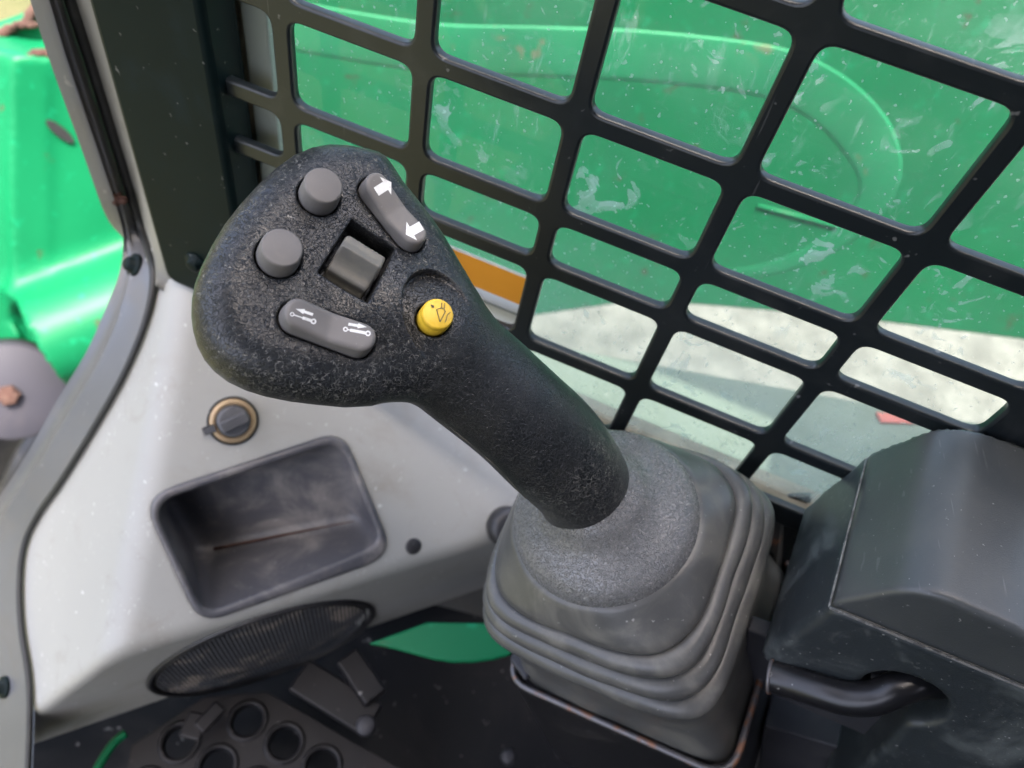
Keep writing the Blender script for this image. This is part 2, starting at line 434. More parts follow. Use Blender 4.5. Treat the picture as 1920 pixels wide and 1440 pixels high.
def glass_mat():
    t = NT('dusty_pane')
    tr = t.node('ShaderNodeBsdfTransparent'); tr.inputs[0].default_value = (.90, .95, .92, 1)
    d0 = t.node('ShaderNodeBsdfDiffuse'); d0.inputs[0].default_value = (.70, .76, .73, 1)
    d1 = t.node('ShaderNodeBsdfTranslucent'); d1.inputs[0].default_value = (.70, .78, .74, 1)
    df = t.node('ShaderNodeMixShader'); df.inputs[0].default_value = .5; t.L(d0.outputs[0], df.inputs[1]); t.L(d1.outputs[0], df.inputs[2])
    film = t.ramp(t.noise(9, 5, .65, .3), .25, .8, .02, .08)
    fine = t.math('MULTIPLY', t.ramp(t.noise(240, 4, .7, 2.0), .58, .72), .16)
    spl = t.math('MULTIPLY', t.math('MULTIPLY', t.ramp(t.noise(60, 2.5, .5, 1.6), .62, .66), t.ramp(t.noise(14, 2), .44, .58)), .30)
    mp = t.node('ShaderNodeMapping'); mp.inputs['Scale'].default_value = (1, 1, .22); mp.inputs['Rotation'].default_value = (0, .5, 0); t.L(t.tc.outputs['Object'], mp.inputs[0])
    streak = t.math('MULTIPLY', t.math('MULTIPLY', t.ramp(t.noise(170, 3, .6, .5, mp.outputs[0]), .60, .72), t.ramp(t.noise(10, 3), .42, .62)), .22)
    fine = t.math('ADD', fine, streak)
    dots = t.math('MULTIPLY', t.ramp(t.noise(420, .5), .745, .77), .30)
    sx = t.node('ShaderNodeSeparateXYZ'); t.L(t.tc.outputs['Object'], sx.inputs[0])
    low = t.math('MULTIPLY', t.ramp(sx.outputs[2], .03, .16, 1, 0), .16)
    f = t.math('ADD', t.math('ADD', film, fine), t.math('ADD', t.math('ADD', spl, low), dots))
    mx = t.node('ShaderNodeMixShader'); t.L(f, mx.inputs[0]); t.L(tr.outputs[0], mx.inputs[1]); t.L(df.outputs[0], mx.inputs[2])
    gl = t.node('ShaderNodeBsdfGlossy'); gl.inputs['Roughness'].default_value = .03
    fr = t.node('ShaderNodeFresnel'); fr.inputs[0].default_value = 1.4
    ge = t.node('ShaderNodeNewGeometry')
    m2 = t.node('ShaderNodeMixShader'); t.L(t.math('MULTIPLY', fr.outputs[0], t.math('SUBTRACT', 1, ge.outputs['Backfacing'])), m2.inputs[0]); t.L(mx.outputs[0], m2.inputs[1]); t.L(gl.outputs[0], m2.inputs[2])
    return t.done(m2.outputs[0])
M['glass'] = glass_mat()
def concrete():
    t = NT('concrete')
    c = t.mix(t.ramp(t.noise(9, 8, .7), .3, .7), (.075, .072, .065), (.145, .14, .127))
    c = t.mix(t.math('MULTIPLY', t.ramp(t.noise(38, 6, .7, 1), .5, .66), .75), c, (.06, .058, .05))
    return t.done(t.bsdf(c, .85, 0, t.bump(t.noise(90, 4), .4, .004), .3))
M['concrete'] = concrete()
def grassm():
    t = NT('grass_ground')
    c = t.mix(t.ramp(t.noise(3, 8, .7), .3, .7), (.07, .075, .03), (.10, .095, .045))
    return t.done(t.bsdf(c, .9, 0, t.bump(t.noise(60, 5), .8, .02), .2))
M['grass'] = grassm()
M['floor'] = plastic('floor_paint', (.007, .0075, .009), .55, (.035, .032, .03, .5), 14, .5, .75, .3, 120, spec=.25)
M['step'] = plastic('step_plate', (.006, .006, .0075), .5, (.022, .018, .016, .6), 20, .45, .75, .3, 160, spec=.3)
M['roof'] = plastic('roof_liner', (.05, .05, .05), .8)

# ================================================================== the setting
def sheet(name, x0, x1, y0, y1, z, mat, n=1, **k):
    V = [(x0, y0, z), (x1, y0, z), (x1, y1, z), (x0, y1, z)]
    return mesh_obj(name, V, [(0, 1, 2, 3)], mat, smooth=False, kind='structure')
sheet('ground', -200, 200, -200, 200, 0.0, M['concrete'])
sheet('grass', -60, -.62, -60, 60, 0.004, M['grass'])
mb = MB(); mb.box((.45, -.20, .70), np.eye(3), (.80, .50, .02)); mb.build('cab_floor', M['floor'], smooth=False, kind='structure')
# unseen sun-blocking roof ; open hatch strip along the window added to let light through
RN = nrm([.18, .983, 0]); RX = nrm([.983, -.18, 0]); RO = np.array([-.140, .314, 2.10])
mb = MB()
for u0, u1, w0, w1 in ((-.34, 1.35, .190, 1.15), (-.34, 1.35, -.06, .085), (-.34, -.24, .085, .190), (.46, 1.35, .085, .190)):
    mb.box(RO + RX * (u0 + u1) / 2 - RN * (w0 + w1) / 2, (RX, RN, np.array([0, 0, 1.])), ((u1 - u0) / 2 - .0005, (w1 - w0) / 2 - .0005, .025))
bevel(mb.build('unseen_cab_roof', M['roof'], smooth=False, kind='structure'), .006)
mb = MB(); mb.box((.47, -.72, .98), np.eye(3), (.78, .012, .27)); mb.box((.61, -.72, 1.66), np.eye(3), (.64, .011, .405)); bevel(mb.build('unseen_side_wall', M['floor'], smooth=False, kind='structure'), .004)  # unseen wall, added and raised to the roof to block side light
mb = MB(); mb.box((1.265, -.25, 1.39), np.eye(3), (.012, .62, .68)); bevel(mb.build('unseen_rear_wall', M['floor'], smooth=False, kind='structure'), .004)  # unseen rear wall, added dark to cut light from the right

# ================================================================== window side : guard, pane, track
GN = nrm([.18, .983, 0])
GX = nrm(np.cross(GN, [0, 0, 1])); GX = GX if GX[0] > 0 else -GX
G0 = np.array([-.140, .314, 1.5])
GP = Plane(G0, -GN, GX)           # +n looks into the cab ; u along the guard, v up or down
SGN = 1 if GP.y[2] > 0 else -1
def gz(z): return SGN * z         # v coordinate of a height relative to camera height

holes = []                        # each hole by its four pixel corners (TL, TR, BR, BL)
def H(*q): holes.append([np.array(GP.uv(*p)) for p in q])
# columns of crossings in plane units, found from the photo
ucol = [GP.uv(*p)[0] for p in ((530, 85), (785, 150), (1085, 215), (1405, 290), (1790, 390))]
ucol = [np.mean([GP.uv(*p)[0] for p in q]) for q in (
    ((530, 85), (551, 265)), ((786, 150), (787, 330)), ((1085, 215), (1035, 390), (1000, 540)),
    ((1405, 290), (1320, 475), (1255, 602), (1195, 735)), ((1790, 390), (1650, 570), (1550, 692), (1450, 815)), ((1880, 790),))]
vrow = [np.mean([GP.uv(*p)[1] for p in q]) for q in (
    ((1540, 45),), ((530, 85), (785, 150), (1085, 215), (1405, 290), (1790, 390)),
    ((551, 265), (787, 330), (1035, 390), (1320, 475), (1650, 570)), ((1000, 540), (1255, 602), (1550, 692), (1880, 790)), ((1195, 735), (1450, 815)))]
print('UCOL', np.round(ucol, 4), 'VROW', np.round(vrow, 4))
pit = np.mean(np.diff(ucol[:6])); pv = np.mean(np.diff(vrow))
us = [ucol[0] - pit * 1.0] + ucol
vs = [vrow[0] - pv * k for k in (1.15,)] + vrow + [vrow[-1] + pv * 1.0]
BAR = .0031
def guard():
    t = .0014
    u0, u1 = us[0] - .010, us[-1] + .060
    va, vb = vs[0], vs[-1] + (1 if vs[-1] > vs[0] else -1) * .012
    cu = bpy.data.curves.new('guard_curve', 'CURVE'); cu.dimensions = '2D'; cu.fill_mode = 'BOTH'
    cu.extrude = t; cu.bevel_depth = .0015; cu.bevel_resolution = 3
    def spl(pts):
        sp = cu.splines.new('POLY'); sp.points.add(len(pts) - 1)
        for i, p in enumerate(pts): sp.points[i].co = (p[0], p[1], 0, 1)
        sp.use_cyclic_u = True
    spl([(u0, va), (u1, va), (u1, vb), (u0, vb)])
    for i in range(len(us) - 1):
        for j in range(len(vs) - 1):
            a, b = us[i] + BAR, us[i + 1] - BAR
            lo_, hi_ = min(vs[j], vs[j + 1]) + BAR, max(vs[j], vs[j + 1]) - BAR
            if i == 0: a = GP.uv(409, 150)[0]
            spl(round_poly([(a, lo_), (b, lo_), (b, hi_), (a, hi_)], .0085, 6))
    tmp = bpy.data.objects.new('tmp', cu); COL.objects.link(tmp)
    dg = bpy.context.evaluated_depsgraph_get(); me = bpy.data.meshes.new_from_object(tmp.evaluated_get(dg))
    bpy.data.objects.remove(tmp)
    o = bpy.data.objects.new('window_guard', me); COL.objects.link(o)
    mt = Matrix.Identity(4)
    for k in range(3):
        mt[k][0] = GP.x[k]; mt[k][1] = GP.y[k]; mt[k][2] = GP.n[k]; mt[k][3] = G0[k]
    o.matrix_world = mt
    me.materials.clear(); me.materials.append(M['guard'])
    for p in me.polygons: p.use_smooth = True
    me.set_sharp_from_angle(angle=rad(50))
    o['label'] = 'black punched steel guard with rounded square openings in front of the window'; o['category'] = 'window guard'
    return o
guard()

WOFF = -.020                       # the pane stands 20 mm outside the guard
win = new_thing('side_window', 'dusty clear side window behind the black guard, with tan bottom track', 'window', GP.world(.2, gz(-.38), WOFF))
def gslab(u0, u1, z0, z1, h0, h1):
    b = [GP.world(u, gz(z), h0) for u, z in ((u0, z0), (u1, z0), (u1, z1), (u0, z1))]
    c = [GP.world(u, gz(z), h1) for u, z in ((u0, z0), (u1, z0), (u1, z1), (u0, z1))]
    m = MB(); m.prism(b, c); return m
zb = SGN * GP.uv(1290, 850, WOFF)[1]
ul = GP.uv(505, 200, WOFF)[0]
gslab(ul - .006, .80, zb - .012, -.03, WOFF - .003, WOFF).build('pane', M['glass'], win, smooth=False)
def chan(name, xa, xb, y, h0, h1, mat):
    ua = GP.uv(xa, y, h1)[0]; ub = GP.uv(xb, y, h1)[0]
    return bevel(gslab(ua, ub, zb - .02, -.03, h0, h1).build(name, M[mat], win, smooth=False), .0015, 2)
chan('window_channel', 405, 438, 150, WOFF - .022, WOFF - .006, 'channel')
chan('seal', 436, 452, 150, WOFF - .024, WOFF - .012, 'rubber')
chan('window_channel', 450, 468, 150, WOFF - .022, WOFF - .004, 'track')
chan('window_channel', 466, 510, 150, WOFF - .018, WOFF + .001, 'channel_pale')
# bottom track : two ribs and a groove
ua, ub_ = us[0], .8
for za, zbb, ha, hb, mt_ in ((0.000, -.006, WOFF - .012, WOFF + .006, 'track'), (-.006, -.011, WOFF - .012, WOFF + .001, 'rubber'), (-.011, -.020, WOFF - .014, WOFF + .010, 'track'),
                             (-.112, .25 - 1.5 - zb, -.100, -.086, 'steel_black')):
    bevel(gslab(ua, ub_, zb + zbb, zb + za, ha, hb).build('bottom_track' if mt_ != 'steel_black' else 'sill', M[mt_], win, smooth=False), .0012, 2)

st = new_thing('warning_sticker', 'white warning sticker with an orange header stuck to the window beside the joystick', 'sticker', GP.hit(900, 560, WOFF + .001))
def gquad(name, px, h, th, mat, parent):
    b = [GP.hit(*p, h) for p in px]; m = MB(); m.prism(b, [q + GP.n * th for q in b]); return m.build(name, M[mat], parent, smooth=False)
uR = GP.uv(988, 560, WOFF)[0]; uL = GP.uv(800, 470, WOFF)[0]
def stripv(name, y0, y1, th, mat, u1=uR, u0=uL):
    z0 = SGN * GP.uv(985, y0, WOFF)[1]; z1 = SGN * GP.uv(985, y1, WOFF)[1]
    gslab(u0, u1, z1, z0, WOFF + .0005, WOFF + .0005 + th).build(name, M[mat], st, smooth=False)
stripv('label_sheet', 515, 700, .0003, 'label_white')
stripv('orange_header', 520, 573, .0006, 'orange', uR - .0005)
stripv('grey_rule', 592, 596, .0006, 'label_grey', uR - .002)

# ================================================================== pillar and door frame (front left of the cab)
pil = new_thing('cab_pillar', 'black painted front cab pillar left of the window guard', 'pillar', GP.world(us[0] - .04, gz(-.25), .0))
uA = GP.uv(388, 60, .012)[0]; uA2 = GP.uv(437, 400, .012)[0]
uB = GP.uv(175, 40, .012)[0]; uB2 = GP.uv(279, 420, .012)[0]
zP = SGN * GP.uv(335, 536, .012)[1]
print('pillar', uA, uA2, uB, uB2, zP)
uA = (uA + uA2) / 2; uB = (uB + uB2) / 2
out = round_poly([(uB, gz(zP)), (uA, gz(zP)), (uA, gz(.40)), (uB, gz(.40))], .010, 5)
mb = MB(); mb.prism([GP.world(*p, -.015) for p in out], [GP.world(*p, .012) for p in out])
bevel(mb.build('post', M['pillar'], pil, smooth=True, angle=40), .004, 3)
bp = GP.hit(368, 492, .012)
mb = MB(); mb.lathe(bp, GP.n, [(.0075, 0), (.0075, .0012), (.0045, .0016), (.0045, .0045), (.003, .0052)], 24); mb.build('bolt', M['pillar'], pil)

XF = -.290
FP = Plane([XF, 0, 1.5], [1, 0, 0], [0, 1, 0])
PHI, BETA = rad(38), rad(40)
CN = np.array([math.sin(PHI) * math.sin(BETA), -math.cos(PHI) * math.sin(BETA), math.cos(BETA)])
CH = np.array([math.cos(PHI), math.sin(PHI), 0])
CP = Plane(at_d(500, 990, .527), CN, CH)
def plane3(a, b, c, toward):
    n = nrm(np.cross(b - a, c - a))
    if n.dot(toward) < 0: n = -n
    return a, n
# left facet through the crease and the frame, speaker facet below the lower crease
cr1, cr2 = CP.hit(318, 640), CP.hit(213, 1185)
pL = plane3(cr1, cr2, FP.hit(70, 1150), np.array([-.3, -.3, 1.]))
LF = Plane(pL[0], pL[1], [0, 1, 0])
frame = new_thing('door_frame', 'worn grey metal front door frame curving down the left side of the cab', 'door frame', [XF, .1, 1.0])
# pixel readings of the rail's outer edge, its inner edge, along the opening
outer = [(62, -90), (87, 0), (125, 125), (180, 285), (224, 420), (230, 470), (222, 515), (204, 560), (163, 653), (102, 755), (55, 840), (0, 926), (-60, 1010), (-110, 1100), (-130, 1200), (-135, 1330), (-130, 1480)]
inner = [(96, -90), (120, 0), (162, 131), (211, 290), (250, 420), (270, 470), (280, 520), (268, 600), (225, 705), (160, 820), (105, 908), (66, 965), (40, 1020), (31, 1090), (34, 1180), (50, 1300), (45, 1480)]
def dense(px): return np.array(spline([np.array(p, float) for p in px], 12))
def resample(P, n):
    d = np.r_[0, np.cumsum(np.linalg.norm(np.diff(P, axis=0), axis=1))]; t = np.linspace(0, d[-1], n)
    return np.stack([np.interp(t, d, P[:, k]) for k in range(P.shape[1])], -1)
def on_frame(px, off=0): return np.array([FP.hit(*p, off) for p in px])
def rail_pt(px, off):
    # the post is upright in the door plane ; below the bend the frame lies on the console's left facet
    k = float(sstep(np.array(px[1]), 380, 505))
    a = FP.hit(*px, off); b = LF.hit(*px, off + .002)
    da = np.linalg.norm(a - CAM); db = np.linalg.norm(b - CAM)
    return CAM + nrm(a - CAM) * (da * (1 - k) + db * k)
def rail_n(px):
    k = float(sstep(np.array(px[1]), 380, 505))
    return nrm(np.array([1, 0, 0]) * (1 - k) + LF.n * k)
OU, IN = spline(outer, 8), spline(inner, 8)
A3 = [rail_pt(p, 0) for p in OU]; B3 = [rail_pt(p, 0) for p in IN]; NN = [rail_n(p) for p in IN]; NR = len(A3)
prof = [(.02, -.010), (0.0, -.004), (.02, -.0005), (.06, .001), (.10, -.0004), (.14, -.0016), (.30, -.0020), (.38, .0004), (.42, .0016), (.48, .0010), (.56, -.0006), (.97, -.0010), (1.0, -.0014), (1.001, -.0030)]
m = len(prof)
V = []; F = []
for i in range(NR):
    a, b = A3[i], B3[i]
    for (s_, h_) in prof:
        if s_ > 1: s_ = 1 + 13.0 / np.linalg.norm(np.array(IN[i]) - np.array(OU[i])) * float(1 - .6 * sstep(np.array(IN[i][1]), 430, 560))
        V.append(a + (b - a) * s_ + NN[i] * h_)
for i in range(NR - 1):
    for k in range(m - 1):
        F.append([i * m + k, i * m + k + 1, (i + 1) * m + k + 1, (i + 1) * m + k])
rail = mesh_obj('rail', V, F, M['rail'], frame, angle=40)
def on_rail(px): return FP.hit(*px, .002)
# rubber seal along the inner edge
SPX = spline([(x + (12 if y < 450 else 9 if y < 560 else 6), y - 1) for x, y in inner], 8); seal = [rail_pt(p, .001) for p in SPX]
mb = MB(); mb.tube(seal, [.0034 - .0012 * float(sstep(np.array(p[1]), 420, 650)) for p in SPX], 10); mb.build('weatherstrip', M['rubber'], frame)
# plastic trim between the seal and the pillar
tl = [rail_pt(p, -.003) for p in SPX if -95 < p[1] < 545]
tm = [rail_pt((p[0] + 10, p[1]), .002) for p in SPX if -95 < p[1] < 545]
zt = np.linspace(.40, zP - .05, len(tl))
tr_ = [GP.world(uB + .012, gz(z), .002) for z in zt]
tmid = [a * .45 + b * .55 + np.array([.004, -.002, 0]) for a, b in zip(tm, tr_)]
Vt = [q for row in zip(tl, tm, tmid, tr_) for q in row]; nt_ = len(tl)
Ft = [[i * 4 + k, i * 4 + k + 1, (i + 1) * 4 + k + 1, (i + 1) * 4 + k] for i in range(nt_ - 1) for k in range(3)]
trm = mesh_obj('trim', Vt, Ft, M['trim'], pil)
sm_ = trm.modifiers.new('thick', 'SOLIDIFY'); sm_.thickness = .003; sm_.offset = 0
for (px, r_) in (((254, 498), .0085), ((217, 372), .005), ((10, 1288), .008)):
    p = rail_pt(px, -.001)
    mb = MB(); mb.lathe(p, rail_n(px), [(r_, 0), (r_, .002), (r_ * .75, .0026), (r_ * .62, .003), (r_ * .58, .0065), (r_ * .4, .0075)], 24)
    mb.build('bolt', M['pillar'] if r_ != .005 else M['rust'], frame)

# ================================================================== grey side console
con = new_thing('side_console', 'light grey moulded side console with storage tray, knob and oval speaker', 'console', CP.hit(500, 1100, -.05))
k1, k2 = CP.hit(232, 1228), CP.hit(800, 1052)
b2 = rad(96)
SD = np.array([math.sin(PHI) * math.cos(b2), -math.cos(PHI) * math.cos(b2), -math.sin(b2)])
pS = plane3(k1, k2, k1 + SD, np.array([.5, -.8, 0]))
SP = Plane(k1, pS[1], k2 - k1)
def thr(px1, px2, dirv, keep):
    """half-space whose boundary holds two points read on the speaker facet and runs along dirv"""
    a, b = SP.hit(*px1), SP.hit(*px2)
    n = nrm(np.cross(b - a, dirv))
    if n.dot(keep - a) > 0: n = -n
    return a, n
mid = SP.hit(500, 1200)
dirv = nrm(np.array([-.35, .75, .10]))
pB1 = thr((90, 1398), (560, 1330), dirv, mid)
pB2 = thr((560, 1330), (800, 1182), dirv, mid)
arcc = SP.hit(862, 1135)
endp = SP.hit(800, 1120)
tray_px = [(262, 932), (642, 806), (740, 1042), (374, 1172)]
tray_uv = round_poly([CP.uv(*p) for p in tray_px], .020, 6)
tray_in = round_poly([CP.uv(*p) for p in [(283, 944), (636, 826), (722, 1036), (385, 1152)]], .016, 6)
spk_c = SP.uv(490, 1231); sa = SP.uv(293, 1300); sb = SP.uv(692, 1160); s_top = SP.uv(478, 1180); s_bot = SP.uv(505, 1285)
spk_a = np.linalg.norm(sb - sa) / 2 * 1.0; spk_ang = math.atan2(*(sb - sa)[::-1])
spk_c = (sa + sb) / 2 + SP.uv(490, 1222) - SP.uv(490, 1231)
spk_b = .5 * abs((s_top - s_bot) @ np.array([-math.sin(spk_ang), math.cos(spk_ang)])) * .92
print('speaker', spk_a, spk_b, spk_ang)
def ell(u, v, da=0):
    x = (u - spk_c[0]) * math.cos(spk_ang) + (v - spk_c[1]) * math.sin(spk_ang); y = -(u - spk_c[0]) * math.sin(spk_ang) + (v - spk_c[1]) * math.cos(spk_ang)
    a, b = spk_a + da, spk_b + da
    k = np.sqrt((x / a) ** 2 + (y / b) ** 2) + 1e-9
    return (k - 1) * np.minimum(a, b) * .9
eA, eB = LF.hit(240, 540), LF.hit(20, 940)
eN = nrm(np.cross(eB - eA, LF.n)); eN = eN if eN.dot(LF.hit(300, 900) - eA) < 0 else -eN
def f_console(P):
    u, v, h = CP.local(P)
    m1 = h
    mL = (P - pL[0]) @ pL[1]
    mS = (P - pS[0]) @ pS[1]
    d = smax(m1, mL, .014)
    d = smax(d, mS, .009)
    d = smax(d, (P - pB1[0]) @ pB1[1], .003)
    d = smax(d, (P - pB2[0]) @ pB2[1], .003)
    d = smax(d, (P - eA) @ eN, .002)
    d = np.maximum(d, XF - .06 - P[:, 0])
    d = np.maximum(d, -h - .16)
    d = np.maximum(d, (P - G0) @ GN + .004 - .075)
    d = np.maximum(d, P[:, 0] - .10)
    # arch the pedestal passes through, open downwards and to the right
    us_, vs_, hs_ = SP.local(P)
    ca = SP.local(arcc[None])
    cyl = np.sqrt((us_ - ca[0]) ** 2 + (vs_ - ca[1]) ** 2) - .0215
    room = np.maximum(np.sqrt((us_ - ca[0] - .05) ** 2 + (vs_ - ca[1]) ** 2) - .085, hs_ + .012)
    room = np.maximum(room, h + .012)
    down = SP.y if SP.y[2] < 0 else -SP.y
    q = (P - arcc) @ down
    lft = (P - arcc) @ SP.x
    cut = smin(cyl, np.maximum(-q, -lft - .0215), .004)
    d = smax(d, -cut, .006)
    d = smax(d, -room, .004)
    # pocket for the tray and recess for the speaker
    d = smax(d, -np.maximum(poly_sdf(u, v, tray_uv) + .0025, -h - .10), .0025)
    d = smax(d, -np.maximum(ell(us_, vs_), -hs_ - .012), .003)
    return d
lo = np.array([XF - .065, -.10, .80]); hi = np.array([.11, .41, 1.24])
sdf_obj('body', f_console, lo, hi, .0026, M['console'], con)

# storage tray : rim proud of the panel, wedge-shaped pocket
crA, crB = CP.hit(395, 1028, -.0), CP.hit(700, 972, -.0)
ca3 = at_d(395, 1030, np.linalg.norm(0) + .572); cb3 = at_d(690, 972, .585)
up3 = [CP.hit(300, 938, -.002), CP.hit(640, 820, -.002)]
lw3 = [CP.hit(385, 1156, -.002), CP.hit(722, 1040, -.002)]
pA = plane3(up3[1], ca3, cb3, np.array([.3, -.9, -.2]))
pBf = plane3(lw3[0], ca3, cb3, np.array([.0, -.2, 1.]))
tsh = poly_sdf
def f_tray(P):
    u, v, h = CP.local(P)
    do = poly_sdf(u, v, tray_uv); di = poly_sdf(u, v, tray_in)
    rim = smax(do, h - .0032, .004)
    body = np.maximum(rim, -h - .09)
    # rim narrows to the wall below the panel surface
    body = np.maximum(body, np.where(h < -.004, do + .003, do))
    cav = smax(di - h * .10, -((P - pA[0]) @ pA[1]), .010)
    cav = smax(cav, -((P - pBf[0]) @ pBf[1]), .010)
    return smax(body, -cav, .003)
cc = CP.world(0, 0, -.03)
sdf_obj('storage_tray', f_tray, cc - np.array([.12, .12, .13]), cc + np.array([.13, .14, .12]), .0017, M['tray'], con)
# rusty seam along the bottom corner of the pocket
sm = [ca3 + (cb3 - ca3) * t + nrm(CAM - ca3) * (.0065 + .0008 * math.sin(9 * t)) for t in np.linspace(.02, .9, 14)]
mb = MB(); mb.tube(sm, [.0004 + .0008 * (1 - t) for t in np.linspace(0, 1, 14)], 6); mb.build('seam', M['rust'], con)

# speaker
spk = mesh_obj('speaker', *(lambda n=64: ([SP.world(*(spk_c + np.array([[math.cos(spk_ang), -math.sin(spk_ang)], [math.sin(spk_ang), math.cos(spk_ang)]]) @ np.array([spk_a * 1.02 * math.cos(t), spk_b * 1.02 * math.sin(t)])), -.009) for t in np.linspace(0, 2 * math.pi, n, endpoint=False)], [list(range(n))]))(), M['black_void'], con)
R2 = np.array([[math.cos(spk_ang), -math.sin(spk_ang)], [math.sin(spk_ang), math.cos(spk_ang)]])
def sp3(x, y, h): return SP.world(*(spk_c + R2 @ np.array([x, y])), h)
ringp = [sp3((spk_a + .0005) * math.cos(t), (spk_b + .0005) * math.sin(t), .0002) for t in np.linspace(0, 2 * math.pi, 97)]
mb = MB(); mb.tube(ringp, .0024, 10); mb.build('ring', M['black_plastic'], spk)
ringp = [sp3((spk_a - .005) * math.cos(t), (spk_b - .005) * math.sin(t), .0002) for t in np.linspace(0, 2 * math.pi, 97)]
mb = MB(); mb.tube(ringp, .0012, 8); mb.build('ring', M['black_plastic'], spk)
mb = MB()
def domeh(x, y): return .0005 + .005 * (1 - (x / spk_a) ** 2 - (y / spk_b) ** 2)
stp = .0031
for a_ in np.arange(-spk_a + .006, spk_a - .005, stp):
    for b_ in np.arange(-spk_b + .006, spk_b - .005, stp * 1.15):
        if (a_ / (spk_a - .0055)) ** 2 + (b_ / (spk_b - .0055)) ** 2 > 1: continue
        c_ = sp3(a_, b_, domeh(a_, b_)); q_ = .00105
        ex_ = SP.x * math.cos(spk_ang) + SP.y * math.sin(spk_ang); ey_ = np.cross(SP.n, ex_)
        V_ = [c_ + ex_ * q_ * math.cos(t) + ey_ * q_ * math.sin(t) for t in np.linspace(0, 2 * math.pi, 6, endpoint=False)] + [c_ + SP.n * .0010]
        mb.add(V_, [[k, (k + 1) % 6, 6] for k in range(6)])
mb.build('grille', M['grille'], spk, kind='stuff')

# rotary knob
kc = CP.hit(437, 789, .0)
kn = MB(); kn.lathe(kc, CN, [(.0112, 0), (.0112, .003), (.0104, .009), (.0098, .010), (.0, .0102)], 40, cap1=False)
def kdir(px): q = CP.hit(*px) - kc; return nrm(q - CN * q.dot(CN))
kx = kdir((480, 768)); ky = np.cross(CN, kx)
kn.box(kc + CN * .0125, (kx, ky, CN), (.0092, .0038, .004)); 
knob = kn.build('rotary_knob', M['knob'], con, angle=35); bevel(knob, .0006, 2)
mb = MB(); mb.lathe(kc, CN, [(.0112, .0004), (.0112, .0032), (.0132, .0038), (.0146, .0034), (.0154, .0014), (.0156, -.001)], 48, cap0=False, cap1=False); mb.build('ring', M['brass'], knob)
mb = MB(); mb.lathe(kc, CN, [(.0153, -.001), (.0157, .0012), (.0163, .0018), (.0169, .001), (.0171, -.001)], 48, cap0=False, cap1=False); mb.build('gasket', M['black_plastic'], knob)
pd = kdir((383, 808)); py_ = np.cross(CN, pd)
mb = MB(); mb.prism([kc + pd * .0125 + py_ * .003 + CN * .0042, kc + pd * .0205 + py_ * .0028 + CN * .0042, kc + pd * .0205 - py_ * .0028 + CN * .0042, kc + pd * .0125 - py_ * .003 + CN * .0042],
                    [kc + pd * .0125 + py_ * .0022 + CN * .0085, kc + pd * .0200 + py_ * .0018 + CN * .0065, kc + pd * .0200 - py_ * .0018 + CN * .0065, kc + pd * .0125 - py_ * .0022 + CN * .0085])
mb.build('pointer', M['black_plastic'], knob, smooth=False)
for i, off in enumerate((-.0022, .0, .0022)):
    mb = MB(); mb.box(kc + CN * .0167 + ky * off, (kx, ky, CN), (.0086, .0005, .0005)); mb.build('ridge', M['knob'], knob, smooth=False)
mb = MB(); mb.lathe(CP.hit(775, 1024), CN, [(.0063, -.002), (.0063, .0006), (.0052, .0012), (.0, .0013)], 28, cap1=False); mb.build('plug', M['black_plastic'], con)
mb = MB(); mb.lathe(CP.hit(946, 985), CN, [(.016, -.002), (.016, .008), (.0145, .012), (.011, .0135), (.0, .014)], 32, cap1=False); mb.build('rubber_bumper', M['black_plastic'], con)

# ================================================================== joystick pod : pedestal, boot, collar
PA = nrm([-.38, .02, .92])
E1 = np.array([math.cos(rad(15)), -math.sin(rad(15)), 0]); E1 = nrm(E1 - PA * E1.dot(PA)); E2 = np.cross(PA, E1)
HB = .066
B0 = at_d(1150, 1342, .445) + E2 * HB           # centre of the pedestal opening
CA = nrm([-.42, -.12, .90])                     # collar axis
CT = at_d(1129, 958, .372)                      # centre of the collar rim
ped = new_thing('joystick_pedestal', 'black steel pedestal box with worn rusty rim under the joystick boot', 'pedestal', B0 - PA * .10)
def sq(n, half, k=6, cr=.016):
    return round_poly([(-half, -half), (half, -half), (half, half), (-half, half)], cr, k)
def pod(u, v, h): return B0 + E1 * u + E2 * v + PA * h
mb = MB(); oo = sq(0, HB + .007, 6, .018); ii = sq(0, HB + .0045, 6, .016); n_ = len(oo)
rings = [[pod(*p, -.15) for p in oo], [pod(*p, -.002) for p in oo], [pod(*p, -.002) for p in ii], [pod(*p, -.03) for p in ii]]
mb.add([q for r in rings for q in r], [[i * n_ + k, i * n_ + (k + 1) % n_, (i + 1) * n_ + (k + 1) % n_, (i + 1) * n_ + k] for i in range(3) for k in range(n_)])
mb.build('housing', M['steel_black'], ped, angle=40)
rp = [pod(*(np.array(p)), -.001) for p in sq(0, HB + .0058, 6, .017)]; rp.append(rp[0])
mb = MB(); mb.tube(rp, .0021, 8); mb.build('rim', M['rim_worn'], ped)
fl = sq(0, HB + .003, 6, .014)
mb = MB(); mb.prism([pod(*p, -.016) for p in fl], [pod(*p, -.013) for p in fl]); mb.build('flange', M['panel_grey'], ped, smooth=False)
tb = [pod(-HB - .006, -HB + .004, .004), pod(-HB + .010, -HB - .004, .004), pod(-HB + .014, -HB + .02, .004), pod(-HB - .006, -HB + .03, .004)]
mb = MB(); mb.prism(tb, [q + PA * .004 for q in tb]); bevel(mb.build('tab', M['panel_grey'], ped, smooth=False), .002, 3)

